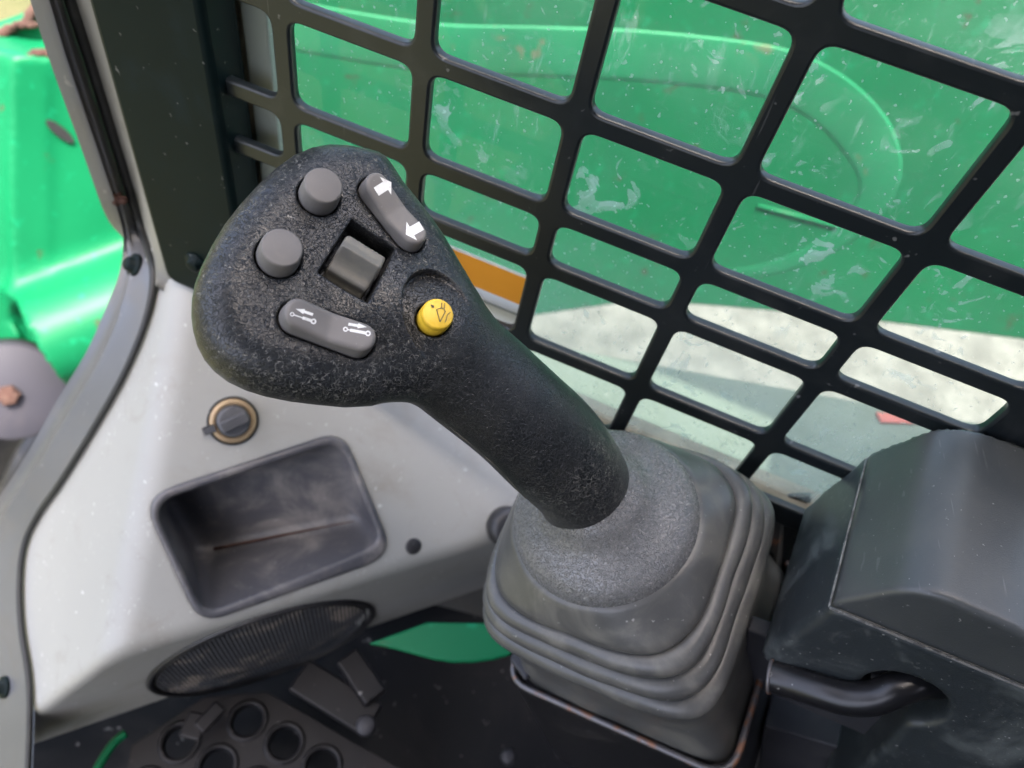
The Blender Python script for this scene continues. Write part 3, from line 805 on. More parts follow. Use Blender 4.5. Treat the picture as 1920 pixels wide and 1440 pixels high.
joy = new_thing('joystick', 'black textured loader joystick with grey buttons, rockers and a yellow button', 'joystick', B0)
Ltot = np.linalg.norm(CT - B0)
def boot():
    prof = []   # (height fraction in metres along the axis, half width, squareness exponent)
    H_ = Ltot
    sc = H_ / .125
    prof += [(-.016, .0688, 9), (-.006, .0688, 9), (.004, .0678, 8.5), (.014, .0662, 7.5), (.026, .0645, 6.5), (.040, .0650, 6), (.050, .0655, 5.5)]
    def roll(h0, base, r, n):
        for a in np.linspace(-105, 118, 15):
            prof.append((h0 + r * .95 * math.sin(rad(a)), base + r * math.cos(rad(a)), n))
    prof += [(.060, .0658, 5.3)]
    roll(.0722, .0642, .0064, 5.0)
    roll(.0848, .0606, .0064, 4.6)
    roll(.0968, .0566, .0060, 4.2)
    prof += [(.1016, .0540, 3.9), (.1028, .0545, 3.8), (.1042, .0564, 3.6), (.106, .0569, 3.4), (.109, .0558, 3.0), (.112, .0543, 2.6), (.115, .0525, 2.3), (.118, .0508, 2.1), (.120, .0495, 2.0), (.1215, .0475, 2.0), (.122, .030, 2)]
    n = 128; V = []; F = []
    for (h, half, ex) in prof:
        h *= sc if h > 0 else 1
        t = min(max(h / H_, 0), 1); tt = t * t * (3 - 2 * t)
        c = B0 + (CT - B0) * (h / H_)
        ax = nrm(PA * (1 - tt) + CA * tt)
        x = nrm(E1 - ax * E1.dot(ax)); y = np.cross(ax, x)
        for k in range(n):
            a = 2 * math.pi * k / n
            ca_, sa_ = math.cos(a), math.sin(a)
            r = half / (abs(ca_) ** ex + abs(sa_) ** ex) ** (1 / ex)
            wob = 1 + .007 * math.sin(3 * a + h * 60) + .004 * math.sin(7 * a + 2 - h * 90) + .0025 * math.sin(13 * a + h * 210)
            V.append(c + (x * ca_ + y * sa_) * r * wob)
    for i in range(len(prof) - 1):
        for k in range(n):
            F.append([i * n + k, i * n + (k + 1) % n, (i + 1) * n + (k + 1) % n, (i + 1) * n + k])
    return mesh_obj('boot', V, F, M['boot'], joy)
boot()
CR = .0480
mb = MB()
mb.lathe(CT, CA, [(.016, .028), (.0225, .0235), (.0248, .0190), (.0272, .0150), (.0308, .0120), (.0350, .0097), (.0395, .0074), (.0432, .0048), (.0458, .0012), (.0472, -.004), (.0478, -.0095), (.0470, -.0115), (.0440, -.0125)], 96, cap0=False, cap1=False)
mb.build('collar', M['collar'], joy)

# ------------------------------------------------------------------ grip
FN = CM @ nrm([.42, .20, .885])
FA = Plane(at_d(610, 480, .268), FN, Xw())
outl = [(752, 352), (720, 305), (680, 288), (610, 280), (545, 300), (482, 352), (420, 425), (376, 505), (360, 560), (362, 618), (383, 672), (428, 714), (500, 742), (600, 758), (700, 760), (800, 720), (880, 640), (880, 560), (845, 480), (795, 405)]
OFFM = -.0155
outl_uv = spline([FA.uv(x, y, OFFM) for x, y in outl], 2, True)
RND = .0150; HTH = .0155
spine_px = [((1108, 950), .376, 86), ((1086, 900), .354, 93), ((1034, 838), .338, 104), ((965, 772), .322, 104), ((880, 700), .311, 108), ((805, 640), .300, 108), ((735, 590), .292, 96)]
spine = []
for (p, d, r) in spine_px: spine.append((at_d(*p, d), r * d / FPX))
spn = spline([np.r_[a, b] for a, b in spine], 4)
YN = CM @ nrm([.35, .24, .90])
def base_grip(P):
    u, v, h = FA.local(P)
    d2 = poly_sdf(u, v, outl_uv)
    wx = d2 + RND; wz = np.abs(h - (-HTH)) - HTH + RND
    head = np.minimum(np.maximum(wx, wz), 0) + np.sqrt(np.maximum(wx, 0) ** 2 + np.maximum(wz, 0) ** 2) - RND
    nk = np.full(len(P), 1e9)
    for a, b in zip(spn[:-1], spn[1:]):
        nk = np.minimum(nk, seg_sdf(P, a[:3], b[:3], a[3], b[3]))
    return smin(head, nk, .013)
groove = [FA.uv(*p) for p in ((872, 566), (842, 526), (802, 508), (768, 519), (748, 552), (749, 598), (768, 642), (796, 676), (806, 696), (850, 705), (905, 640))]
groove = spline(groove, 3, True)
gA, gB, gD = FA.uv(880, 580), FA.uv(812, 700), FA.uv(750, 555)
gn = np.array([-(gB - gA)[1], (gB - gA)[0]]); gn /= np.linalg.norm(gn)
if (gD - gA) @ gn < 0: gn = -gn
gw = (gD - gA) @ gn
def surf_at(x, y, d0=.2, d1=.42):
    """first point of the grip met by a line of sight"""
    r = ray(x, y); d = d0
    for _ in range(80):
        v = base_grip((CAM + r * d)[None])[0]
        d += max(v, 0) * .8
        if v < 1e-5: break
    return CAM + r * d
ycen = surf_at(816, 595) - YN * .001
yx = nrm(Xw() - YN * Xw().dot(YN)); yy = np.cross(YN, yx)
def stad(u, v, a, b, r):
    ab = b - a; t = np.clip(((u - a[0]) * ab[0] + (v - a[1]) * ab[1]) / ab.dot(ab), 0, 1)
    return np.hypot(u - a[0] - t * ab[0], v - a[1] - t * ab[1]) - r
BTN = [(FA.uv(598, 367), .0072), (FA.uv(522, 481), .0074)]
ROCK = [(FA.uv(700, 360), FA.uv(768, 448), .0053), (FA.uv(556, 597), FA.uv(669, 640), .0059)]
WIN = [FA.uv(*p) for p in ((660, 410), (741, 466), (687, 572), (596, 510))]
GAP = .0007
def f_grip(P):
    d = base_grip(P)
    u, v, h = FA.local(P)
    m = sstep(-poly_sdf(u, v, groove), 0, .0010) * np.clip(((np.stack([u, v], -1) - gA) @ gn) / gw, 0, 1.1) * sstep(h, -.016, -.008)
    d = d + .0046 * m
    for (c, r) in BTN:
        d = smax(d, -np.maximum(np.hypot(u - c[0], v - c[1]) - r - GAP, -h - .007), .0006)
    for (a, b, r) in ROCK:
        d = smax(d, -np.maximum(stad(u, v, a, b, r + GAP), -h - .007), .0006)
    d = smax(d, -np.maximum(poly_sdf(u, v, WIN), -h - .012), .0007)
    q = P - ycen; yr = np.hypot(q @ yx, q @ yy)
    d = smax(d, -np.maximum(yr - .0068, -(q @ YN) - .006), .0006)
    return d
allp = np.array([s_[:3] for s_ in spn]); hp = np.array([FA.world(*p, 0) for p in outl_uv])
lo = np.minimum(allp.min(0), hp.min(0)) - .04; hi = np.maximum(allp.max(0), hp.max(0)) + .03
M['grip'] = leather('grip_plastic', (.013, .0145, .0165), (.28, .27, .235), .85, .32, at_d(960, 765, .300) - B0, 1.0)
sdf_obj('grip', f_grip, lo, hi, .00075, M['grip'], joy)
# parting line along the underside of the grip
def under(x, y):
    return surf_at(x, y)
try:
    sp_ = [under(*p) for p in spline([np.array(p, float) for p in ((842, 800), (870, 822), (905, 852), (930, 874), (955, 900), (985, 935))], 4)]
    mb = MB(); mb.tube(sp_, [.00006 + .00020 * abs(math.sin(i * .5)) * (i % 7 > 1) for i in range(len(sp_))], 5); mb.build('seam', plastic('seam_dust', (.22, .19, .15), .8), joy)
except Exception as e:
    print('seam', e)

# ------------------------------------------------------------------ buttons
for i, (c, r) in enumerate(BTN):
    mb = MB(); mb.lathe(FA.world(*c, 0), FN, [(r, -.007), (r, .001), (r * .945, .0076), (r * .930, .0084), (r * .895, .0089), (r * .86, .00905), (r * .84, .0091), (0, .0091)], 48, cap1=False)
    mb.build('round_button', M['button'], joy)
# rockers : rounded bars whose top dips in the middle
def rocker(a, b, r, hgt=.0070, dip=.0024):
    ab = b - a; Lh = np.linalg.norm(ab) / 2; tx = ab / (2 * Lh); c = (a + b) / 2; ty = np.array([-tx[1], tx[0]])
    def top(s_): return hgt - dip * (1 - np.minimum(np.sqrt((s_ / Lh) ** 2 + .008), 1.35)) 
    def f(P):
        u, v, h = FA.local(P)
        s_ = (u - c[0]) * tx[0] + (v - c[1]) * tx[1]
        d2 = stad(u, v, a, b, r)
        return smax(np.maximum(d2 + np.maximum(h, 0) * .10, -h - .007), h - top(s_), .0020)
    ctr = FA.world(*c, 0); e = Lh + r + .006
    o = sdf_obj('rocker_switch', f, ctr - e, ctr + e, .0005, M['button'], joy)
    def surf(x, y, up=.00025):
        off = hgt - .0005
        for _ in range(4):
            uv = FA.uv(x, y, off); s_ = (uv - c) @ tx; off = float(top(s_)) - .0002
        return FA.world(*uv, off + up)
    return o, surf
def mark(name, polys, surf, parent, mat):
    """printed mark : thin raised ink on the surface"""
    m_ = MB()
    for pl in polys:
        q = [surf(*p) for p in pl]
        m_.add(q, [list(range(len(q)))])
    return m_.build(name, M[mat], parent, smooth=False)
def line_poly(p, q, wd):
    p = np.array(p, float); q = np.array(q, float); t = nrm(q - p); n = np.array([-t[1], t[0]]) * wd / 2
    return [p + n, q + n, q - n, p - n]
def arrow_poly(tail, tip, wb, wh, lh):
    tail = np.array(tail, float); tip = np.array(tip, float); t = nrm(tip - tail); n = np.array([-t[1], t[0]]); hb = tip - t * lh
    return [[tail + n * wb, hb + n * wb, hb - n * wb, tail - n * wb], [hb + n * wh, tip, hb - n * wh]]
def ring_polys(c, ri, ro, n=16):
    c = np.array(c, float); out_ = []
    for k in range(n):
        a0, a1 = 2 * math.pi * k / n, 2 * math.pi * (k + 1) / n
        d0 = np.array([math.cos(a0), math.sin(a0)]); d1 = np.array([math.cos(a1), math.sin(a1)])
        out_.append([c + d0 * ri, c + d0 * ro, c + d1 * ro, c + d1 * ri])
    return out_
r1, sf1 = rocker(*ROCK[0])
mark('arrow_mark', arrow_poly((705, 360), (733.5, 342), 9, 20, 13), sf1, r1, 'white_print')
mark('arrow_mark', arrow_poly((790, 423.5), (760.5, 440), 9, 20, 13), sf1, r1, 'white_print')
r2, sf2 = rocker(*ROCK[1])
mark('arrow_mark', arrow_poly((586.7, 590.3), (554, 579.4), 2.6, 5, 17), sf2, r2, 'white_print')
mark('arrow_mark', arrow_poly((653, 608), (687.5, 613.6), 2.6, 5, 17), sf2, r2, 'white_print')
mark('cylinder_mark', ring_polys((547.6, 589.6), 2.3, 4.2) + ring_polys((587.6, 603), 2.4, 5.4) + [line_poly((551, 590.8), (569, 597), 2.2), line_poly((567, 596.2), (583, 601.5), 5.6)], sf2, r2, 'white_print')
mark('cylinder_mark', ring_polys((647.6, 617.7), 2.4, 4.8) + ring_polys((689.6, 625.5), 2.4, 5.4) + [line_poly((652, 618.4), (658, 619.5), 2.2), line_poly((656, 619.2), (685, 624.6), 5.6)], sf2, r2, 'white_print')
# thumb wheel in its square window
wa = nrm(FA.world(*WIN[1], 0) - FA.world(*WIN[0], 0)); wb_ = np.cross(FN, wa)
wc = sum(FA.world(*p, 0) for p in WIN) / 4 
wlen = np.linalg.norm(WIN[1] - WIN[0])
mid0 = (FA.world(*WIN[0], 0) + FA.world(*WIN[1], 0)) / 2; mid1 = (FA.world(*WIN[2], 0) + FA.world(*WIN[3], 0)) / 2
wv_ = nrm(mid1 - mid0)
wcen = mid0 + (mid1 - mid0) * .58 - FN * .0090
wx_ = nrm(np.cross(wv_, FN)); wx_ = wx_ if wx_.dot(wa) > 0 else -wx_
WR = .0078
def f_wheel(P):
    q = P - wcen; a = q @ wx_; s_ = q @ wv_; h = q @ FN
    d = np.hypot(s_, h) - WR
    # raised paddle across the drum
    s2 = s_ + .0022; h2 = h - .0072
    pd_ = np.maximum(np.abs(s2 * .92 + h2 * .38) - .0030, np.abs(h2 * .92 - s2 * .38) - .0062) 
    d = smin(d, pd_, .0022)
    d = d - .0004 * np.cos(np.arctan2(s_, h) * 9) * sstep(np.hypot(s_, h), .006, .008)
    return smax(d, np.abs(a) - (wlen / 2 - .0013), .0012)
sdf_obj('thumb_wheel', f_wheel, wcen - .02, wcen + .022, .0006, M['wheel'], joy)
# yellow push button with its printed symbol
mb = MB(); r = .0061
mb.lathe(ycen, YN, [(r, -.006), (r, .0022), (r * .955, .0026), (r * .955, .0030), (r * .985, .0034), (r * .975, .0044), (r * .94, .0050), (r * .90, .0053), (r * .87, .0054), (0, .0054)], 48, cap1=False)
yb = mb.build('push_button', M['yellow'], joy, label='round yellow push button')
YPl = Plane(ycen + YN * .00565, YN, Xw())
def ysurf(x, y): return YPl.hit(x, y)
yw = 1.5
cv = spline([np.array(p) for p in ((845.0, 585.3), (841.5, 588), (838.5, 591), (837.5, 596), (836, 601), (834, 604.5))], 3)
bq = [(818.6, 580), (827.8, 577.2), (832.5, 579.5), (835, 584), (825, 603.5)]
polys = [line_poly(bq[i], bq[(i + 1) % 5], yw) for i in range(5)]
polys += [line_poly((828.2, 567.5), (828, 577), yw), line_poly((834, 568.5), (833.3, 578.5), yw)]
polys += [line_poly(cv[i], cv[i + 1], yw) for i in range(len(cv) - 1)] + arrow_poly((808.5, 571.5), (814, 577), 1.6, 3.2, 4)
mark('bucket_symbol', polys, ysurf, yb, 'dark_print')

# ================================================================== armrest pod on the right
AN = nrm([-.22, .0, .975])
K = at_d(1555, 1140, .335)
AP = Plane(K, AN, Xw())
dR = nrm(AP.hit(1920, 1291) - K); dB = nrm(AP.hit(1640, 803) - K)
LB = np.linalg.norm(AP.hit(1640, 803) - K)
FPn = nrm(np.cross(dR, [0, 0, 1])); FPn = FPn if FPn.dot(CAM - K) > 0 else -FPn
FF = Plane(K, FPn, dR)                                    # upright front face
SPn = nrm(np.cross(dB, [0, 0, 1])); SPn = SPn if SPn.dot(np.array([-1, 0, 0])) > 0 else -SPn
print('KY', K, K+dB*LB);print('LB', LB, 'dR', dR, 'dB', dB)
arm = new_thing('armrest_box', 'black moulded armrest box with bulged lid and bent grab bar beside the joystick', 'armrest', K + dR * .15 + dB * .08 - np.array([0, 0, .1]))
prof_px = [(1557, 1138), (1620, 1127), (1690, 1117), (1760, 1128), (1840, 1162), (1920, 1202), (2010, 1262), (2120, 1345)]
pf = [FF.uv(*p) for p in prof_px]
pfd = spline(pf, 5)
topline = np.array(pfd)
# height of the lid above the K-R line as a function of distance along dR
lid_s = np.array([q[0] for q in topline]); 
ldir = FF.uv(1920, 1291); ldir = ldir / np.linalg.norm(ldir)
vup = 1 if FF.y[2] > 0 else -1
A1 = nrm(dR); A3n = nrm(np.cross(dR, dB)); A3n = A3n if A3n[2] > 0 else -A3n
lid_h = np.array([(FF.world(*q) - K) @ A3n for q in topline]); lid_s2 = np.array([(FF.world(*q) - K) @ A1 for q in topline])
def f_lid(P):
    q = P - K
    t = (q @ FPn)                                        # towards the viewer is positive
    depth = -t / max(1e-6, -dB.dot(FPn))                 # distance along dB
    q0 = q - dB * depth[:, None]
    s_ = q0 @ A1; h = q0 @ A3n
    hh = np.interp(s_, lid_s2, lid_h)
    d = (h - hh) * .85
    d = smax(d, t + .0022, .0030)
    d = smax(d, (P - K) @ SPn + .0008, .0012)
    # the lid rolls over towards its far end
    d = smax(d, depth - LB * .93, .010)
    d = np.maximum(d, -h - .03)
    d = np.maximum(d, s_ - .30)
    d = np.maximum(d, (P - G0) @ GN + .007)
    return d
lo = np.minimum(K, K + dB * LB) - np.array([.03, .05, .06]); hi = np.maximum(np.maximum(K, K + dR * .24), K + dB * LB) + np.array([.10, .05, .10])
sdf_obj('lid', f_lid, lo, hi, .0017, M['lid'], arm)
DROP = .061
sc_c = FF.hit(1695, 1300)
blk = FF.hit(1738, 1300)
def f_cover(P):
    q = P - K
    t = q @ FPn; sd_ = q @ SPn; h = q @ A3n
    depth = -t
    flare = .10 * np.clip(-q[:, 2], 0, .07)
    d = smax(t - flare, sd_ - flare * .7, .006)
    d = smax(d, h + .0010, .0022)
    d = smax(d, (q @ dB) - LB * .98, .018)
    low = -(q[:, 2]) - DROP + (q @ A1) * .0
    hang = -(h) - DROP
    right = (blk - P) @ A1
    bottom = np.minimum(hang, np.maximum(right, -q[:, 2] - .30))
    d = smax(d, bottom, .004)
    cyl = np.linalg.norm((P - sc_c) - ((P - sc_c) @ FPn)[:, None] * FPn, axis=1) - .0185
    d = smax(d, -np.maximum(cyl, -t - .03), .004)
    d = np.maximum(d, (q @ A1) - .30)
    d = np.maximum(d, (P - G0) @ GN + .007)
    return d
lo = np.minimum(K, K + dB * LB) - np.array([.07, .08, .20]); hi = np.maximum(np.maximum(K, K + dR * .24), K + dB * LB) + np.array([.10, .06, .08])
sdf_obj('cover', f_cover, lo, hi, .0022, M['cover'], arm)
mb = MB(); mb.tube([K + dB * LB * t + A3n * .0008 + SPn * .0004 for t in np.linspace(.0, .80, 12)], .00055, 6); mb.tube([K + dR * t + A3n * .0006 + FPn * .0002 for t in np.linspace(0, .26, 14)], .0006, 6)
mb.build('worn_edge', plastic('worn_edge', (.16, .16, .15), .5, (.05, .05, .05, .8), 120, .45, .6), arm)
gb = spline([at_d(*p) for p in ((1442, 1266, .377), (1480, 1277, .372), (1540, 1296, .363), (1590, 1309, .357), (1640, 1308, .352), (1685, 1290, .349), (1728, 1278, .351), (1775, 1280, .362))], 6)
mb = MB(); mb.tube(gb, .0080, 20); gbo = mb.build('grab_bar', M['steel_black'], arm)
cl = spline([at_d(1443, 1267, .3768), at_d(1449, 1268.5, .376)], 2)
mb = MB(); mb.tube(cl, .0088, 24); mb.build('clip', M['rim_worn'], gbo)
# recessed plate under the lip and the dark lower box
def fq(pts, off, th, name, mat):
    b = [FF.hit(x, y, off) for x, y in pts]
    m_ = MB(); m_.prism(b, [q - FPn * th for q in b]); return bevel(m_.build(name, M[mat], arm, smooth=False), .0015, 2)
fq([(1400, 1180), (1800, 1330), (1760, 1440), (1380, 1275)], -.016, .01, 'recess_plate', 'panel_grey')
fq([(1432, 1360), (1720, 1448), (1720, 1560), (1400, 1560)], -.030, .03, 'lower_box', 'panel_grey')

br = new_thing('mounting_bracket', 'black rust-spotted steel bracket between the boot and the armrest', 'bracket', at_d(1465, 1000, .47))
mb = MB()
q1 = [at_d(1415, 935, .475), at_d(1520, 930, .47), at_d(1520, 1100, .50), at_d(1400, 1200, .50)]
mb.prism(q1, [p - FPn * .004 for p in q1]); bevel(mb.build('plate', M['steel_black'], br, smooth=False), .0015, 2)
q1 = [at_d(1425, 960, .465), at_d(1470, 955, .465), at_d(1462, 1090, .485), at_d(1440, 1200, .49)]
mb = MB(); mb.prism(q1, [p - FPn * .003 for p in q1]); bevel(mb.build('rusty_strip', plastic('rusty_black', (.03, .028, .026), .5, (.22, .09, .04, .8), 45, .56, .66), br, smooth=False), .001, 2)

# ================================================================== floor pedals and plates (dark, below)
def floor_px(x, y, z): return at_p(x, y, [0, 0, z], np.array([0, 0, 1.]))
ZF = .80
stp_ = new_thing('step_plate', 'dark perforated steel step plate with round flanged holes on the cab floor', 'step plate', floor_px(520, 1400, ZF))
def plate_with_holes():
    cu = bpy.data.curves.new('pl', 'CURVE'); cu.dimensions = '2D'; cu.fill_mode = 'BOTH'; cu.extrude = .002; cu.bevel_depth = .0008
    o0 = floor_px(520, 1400, ZF)
    ctrs = [floor_px(*p, ZF)[:2] - o0[:2] for p in ((465, 1352), (534, 1394))]
    d1 = ctrs[1] - ctrs[0]; d2 = np.array([d1[1], -d1[0]]); 
    if d2[1] > 0: d2 = -d2
    ang = floor_px(408, 1436, ZF)[:2] - o0[:2] - ctrs[0]
    def spl(pts):
        sp = cu.splines.new('POLY'); sp.points.add(len(pts) - 1)
        for i, p in enumerate(pts): sp.points[i].co = (p[0], p[1], 0, 1)
        sp.use_cyclic_u = True
    edge = [floor_px(*p, ZF)[:2] - o0[:2] for p in ((385, 1310), (500, 1300), (760, 1450), (760, 1700), (200, 1700), (250, 1400))]
    spl(edge)
    hs = [ctrs[0] + d1 * i + ang * j for i in (0, 1, 2) for j in (0, 1, 2)] + [ctrs[0] + d1 * -1 + ang * j for j in (1, 2)]
    hs = [c for c in hs]
    rh = .0128
    keep = []
    for c in hs:
        spl([c + rh * np.array([math.cos(t), math.sin(t)]) for t in np.linspace(0, 2 * math.pi, 28, endpoint=False)]); keep.append(c)
    tmp = bpy.data.objects.new('tmp', cu); COL.objects.link(tmp)
    me = bpy.data.meshes.new_from_object(tmp.evaluated_get(bpy.context.evaluated_depsgraph_get())); bpy.data.objects.remove(tmp)
    o = bpy.data.objects.new('plate', me); COL.objects.link(o); o.parent = stp_; me.materials.clear(); me.materials.append(M['step'])
    for p in me.polygons: p.use_smooth = False
    ring = None
    for c in keep:
        if ring is None:
            m_ = MB(); m_.lathe(np.array([0, 0, 0.]), [0, 0, 1], [(rh + .0045, .0026), (rh + .003, .0046), (rh + .001, .0046), (rh - .0006, .003), (rh - .0008, -.004)], 28, cap0=False, cap1=False)
            ring = m_.build('flanged_hole', M['step']); ring.parent = stp_; ring.location = (c[0], c[1], 0)
        else:
            r_ = ring.copy(); COL.objects.link(r_); r_.location = (c[0], c[1], 0)
plate_with_holes()
ped2 = new_thing('pedal_link', 'dark grey steel pedal linkage bar below the console', 'linkage', floor_px(640, 1330, .80))
def bar(name, pts, wd, th, mat, parent):
    m_ = MB(); a, b = [np.array(p) for p in pts]; t = nrm(b - a); s_ = nrm(np.cross(t, [0, 0, 1])); u_ = np.cross(s_, t)
    m_.box((a + b) / 2, (t, s_, u_), (np.linalg.norm(b - a) / 2, wd, th)); return bevel(m_.build(name, M[mat], parent, smooth=False), .002, 2)
bar('bar', (floor_px(560, 1265, .84), floor_px(700, 1352, .84)), .014, .004, 'step', ped2)
bar('bar', (floor_px(650, 1230, .85), floor_px(705, 1310, .85)), .010, .005, 'step', ped2)
mb = MB(); mb.lathe(floor_px(686, 1362, .842), [0, 0, 1], [(.008, 0), (.008, .005), (.005, .007)], 16); mb.build('bolt', M['panel_grey'], ped2)
mb = MB(); mb.lathe(floor_px(952, 1420, .76), [0, 0, 1], [(.007, 0), (.007, .006), (.004, .008)], 16)
o = mb.build('floor_bolt', M['panel_grey'], None); o['label'] = 'pale worn bolt head on the dark floor by the pedestal'; o['category'] = 'bolt'
lst = new_thing('floor_bracket', 'small grey L-shaped bracket under the console beside the step plate', 'bracket', floor_px(395, 1340, .84))
bar('arm', (floor_px(372, 1368, .835), floor_px(415, 1322, .835)), .006, .003, 'step', lst)
bar('foot', (floor_px(345, 1356, .833), floor_px(385, 1366, .833)), .010, .002, 'step', lst)
# green chassis plate seen under the console, and its twin sliver by the step
gp = [at_d(x, y, .560 - .0002 * (y - 1200)) for x, y in ((690, 1206), (800, 1166), (960, 1168), (960, 1226), (925, 1236), (885, 1241), (850, 1241), (815, 1236), (780, 1227), (740, 1216))]
nn = nrm(np.cross(gp[1] - gp[0], gp[2] - gp[0])); nn = nn if nn[2] > 0 else -nn
gp = [p - nn * ((p - gp[0]) @ nn) for p in gp]
mb = MB(); mb.prism([p - nn * .006 for p in gp], gp)
o = bevel(mb.build('chassis_plate', M['green'], None, smooth=False), .002, 3); o['label'] = 'bright green chassis plate showing under the console arch beside the boot'; o['category'] = 'plate'
mb = MB(); mb.tube(spline([floor_px(*p, .80) for p in ((165, 1480), (188, 1432), (212, 1395), (236, 1374))], 5), .0035, 8)
o = mb.build('chassis_tube', M['green'], None); o['label'] = 'thin green tube curving along the floor at the bottom left'; o['category'] = 'tube'

# ================================================================== loader arm outside the window
AY = Plane([0, .85, 1.5], nrm([.10, -1, .06]), [1, 0, 0])
la = new_thing('loader_arm', 'green loader lift arm with a rounded raised flange outside the dusty window', 'loader arm', [.4, .66, 1.1])
lower = [(452, 640), (700, 640), (985, 597), (1085, 582), (1200, 566), (1320, 575), (1580, 597), (1920, 640), (2300, 690)]
low3 = [AY.hit(*p) for p in lower]
top3 = [np.array([p[0], p[1] , 1.30]) for p in low3]
top3 = [AY.world(*(lambda q: (q @ AY.x, q @ AY.y))(t - AY.p)) for t in top3]
mb = MB(); pl = low3 + top3[::-1]
mb.prism([p + np.array([0, .05, 0]) for p in pl], pl)
bevel(mb.build('arm_plate', M['green'], la, smooth=False), .006, 3)
# the flange : a flattened tube running level and turning down at its rear end
fp_ = spline([AY.hit(x, y, .014) for x, y in ((330, 20), (560, 62), (800, 100), (1010, 108), (1200, 116), (1400, 138), (1500, 165), (1580, 215), (1635, 280), (1655, 345), (1630, 410), (1560, 470), (1450, 515), (1330, 530))], 8)
mb = MB(); nfp = len(fp_)
mb.tube(fp_, [.029 if i < nfp * .6 else .029 - .022 * (i - nfp * .6) / (nfp * .4) for i in range(nfp)], 16)
mb.V = [v + AY.n * (.0002 + ((v - AY.p) @ AY.n - .014) * .04 - (v - AY.p) @ AY.n) for v in mb.V]
mb.build('flange', M['green_pale'], la)
mb = MB(); mb.tube([AY.hit(x, y, .0) for x, y in ((1420, 385), (1570, 425))], .003, 8); mb.build('weld_bead', M['green'], la)

# pale dusty fender ledge just outside, below the window
ZL = .955
fe = [at_p(x, y, [0, 0, ZL], np.array([0, 0, 1.])) for x, y in ((600, 560), (985, 636), (1240, 684), (1480, 727), (1960, 815))]
fb = [np.array([p[0], GP.world((p - G0) @ GP.x, 0, -.055)[1], ZL]) for p in fe]
mb = MB(); pl = fe + fb[::-1]
mb.prism([p - np.array([0, 0, .02]) for p in pl], pl)
o = bevel(mb.build('fender', plastic('fender_paint', (.125, .15, .125), .6, (.09, .108, .078, .6), 12, .42, .75, .3, 90), None, smooth=False), .004, 2)
o['label'] = 'pale dusty grey-green fender ledge outside below the window'; o['category'] = 'fender'

# faded red reflector strip on the ledge
rp_ = [at_p(*p, [0, 0, ZL + .0005], np.array([0, 0, 1.])) for p in ((1640, 775), (1750, 783), (1765, 797), (1650, 795))]
mb = MB(); mb.prism(rp_, [p + np.array([0, 0, .003]) for p in rp_])
o = bevel(mb.build('reflector', plastic('red_paint', (.45, .10, .08), .5), None, smooth=False), .001, 2); o['label'] = 'faded red reflector strip on the pale ledge beyond the window'; o['category'] = 'reflector'

# ================================================================== green front linkage seen through the door opening
LP = Plane(at_d(100, 350, 1.15), [.65, -.70, .28], Xw())
fl_ = new_thing('front_linkage', 'bright green front lift linkage with rusty torn edges outside the door opening', 'linkage', LP.hit(100, 700, -.2))
def slab(name, px, off, th, mat, parent, bv=.01):
    b = [LP.hit(x, y, off) for x, y in px]
    m_ = MB(); m_.prism([q - LP.n * th for q in b], b); return bevel(m_.build(name, M[mat], parent, smooth=False), bv, 3)
mp_uv = [LP.uv(*p) for p in ((38, 122), (150, 112), (330, 250), (330, 760), (45, 700))]
sp_uv = [LP.uv(*p) for p in ((-140, 70), (30, 135), (28, 700), (-140, 760))]
ta, tb2 = LP.hit(82, 640, .06), LP.hit(330, 540, .06)
tdv = nrm(tb2 - ta)
def f_link(P):
    u, v, h = LP.local(P)
    a = np.maximum(poly_sdf(u, v, mp_uv), np.abs(h + .07) - .07) - .012 + .006 * np.sin(u * 19 + 1) * np.sin(v * 11)
    b = np.maximum(poly_sdf(u, v, sp_uv), np.abs(h + .10) - .075) - .012
    d = smin(a, b, .05)
    q = P - ta; t_ = q @ tdv
    c = np.maximum(np.linalg.norm(q - t_[:, None] * tdv, axis=1) - .080, -t_)
    d = smin(d, c, .05)
    hole = np.maximum(np.linalg.norm(q - t_[:, None] * tdv, axis=1) - .066, np.abs(t_) - .03)
    return smax(d, -hole, .008)
cl_ = LP.hit(100, 420, -.05)
sdf_obj('body', f_link, cl_ - np.array([.42, .46, .48]), cl_ + np.array([.46, .42, .46]), .008, M['green'], fl_)
slab('upper_plate', [(-60, 70), (40, 35), (110, -5), (170, -60), (360, -60), (360, 230), (150, 130), (60, 112), (-60, 120)], -.10, .04, 'green', fl_)
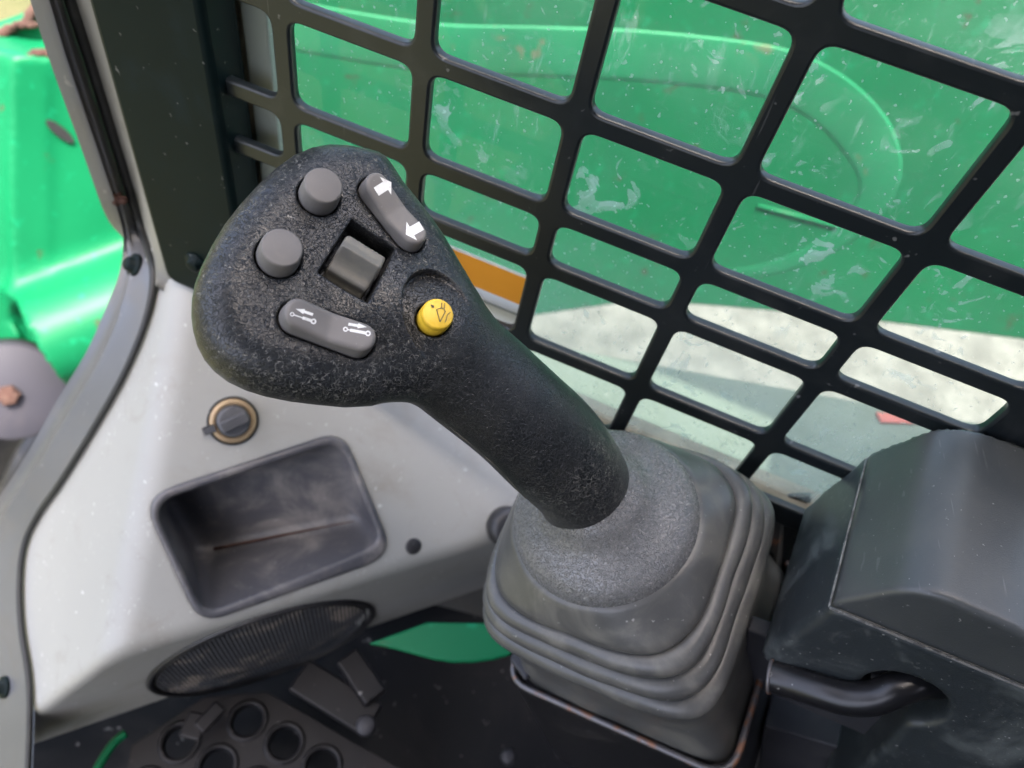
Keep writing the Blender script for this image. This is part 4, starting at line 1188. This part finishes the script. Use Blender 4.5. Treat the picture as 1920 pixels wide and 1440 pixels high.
def ragged(name, pts, off, wd, parent):
    P = resample(np.array([LP.hit(*p, off) for p in pts]), 26)
    m_ = MB(); m_.tube([p + RNG.normal(0, .0012, 3) for p in P], [.7 * wd * (.75 + .4 * RNG.random()) for _ in P], 7); return m_.build(name, M['rust'], parent)
ragged('rusty_edge', [(-20, 78), (20, 52), (50, 42), (75, 5), (100, -25)], -.095, .011, fl_)
ragged('rusty_edge', [(20, 50), (70, 45)], -.09, .007, fl_)
ragged('rusty_edge', [(42, 112), (62, 106), (75, 98), (100, 104), (125, 122)], .002, .009, fl_)
hc = LP.hit(113, 247, .0125)
mb = MB(); xx = LP.x; 
mb.V = []; 
el = [hc + (LP.x * (math.cos(t) * .006 + math.sin(t) * .012) + LP.y * (math.sin(t) * -.019 + math.cos(t) * .004)) for t in np.linspace(0, 2 * math.pi, 24, endpoint=False)]
mb.prism([q - LP.n * .002 for q in el], [q + LP.n * .0006 for q in el]); mb.build('bolt_hole', M['black_void'], fl_, smooth=False)
pc = LP.hit(22, 738, .09); pn = nrm([.55, -.62, .56])
cap = new_thing('pin_cap', 'round grey pin cap with a rusty bolt at the left edge', 'cap', pc)
mb = MB(); mb.lathe(pc, pn, [(.080, -.05), (.080, -.004), (.076, 0), (.0, .0012)], 56, cap1=False); mb.build('disc', M['disc'], cap)
mb = MB(); mb.lathe(pc - np.array(LP.x) * .004, pn, [(.017, 0), (.017, .012), (.012, .018), (.0, .02)], 6, cap1=False); mb.build('bolt', M['rust'], cap, smooth=False)
hs_ = new_thing('hose_bundle', 'black greasy hydraulic hoses behind the grey pin cap', 'hoses', LP.hit(40, 900, -.05))
for k in range(5):
    pts = spline([LP.hit(x + RNG.normal(0, 6), y + RNG.normal(0, 8), -.03 + .02 * RNG.random()) for x, y in ((190 - 14 * k, 690 + 10 * k), (120 - 12 * k, 760 + 22 * k), (50 - 8 * k, 850 + 22 * k), (-20, 980 + 30 * k))], 6)
    mb = MB(); mb.tube(pts, .018, 10); mb.build('hose', M['steel_black'], hs_)
slab('lower_guard', [(-150, 820), (130, 820), (130, 1300), (-150, 1300)], -.12, .03, 'steel_black', fl_)
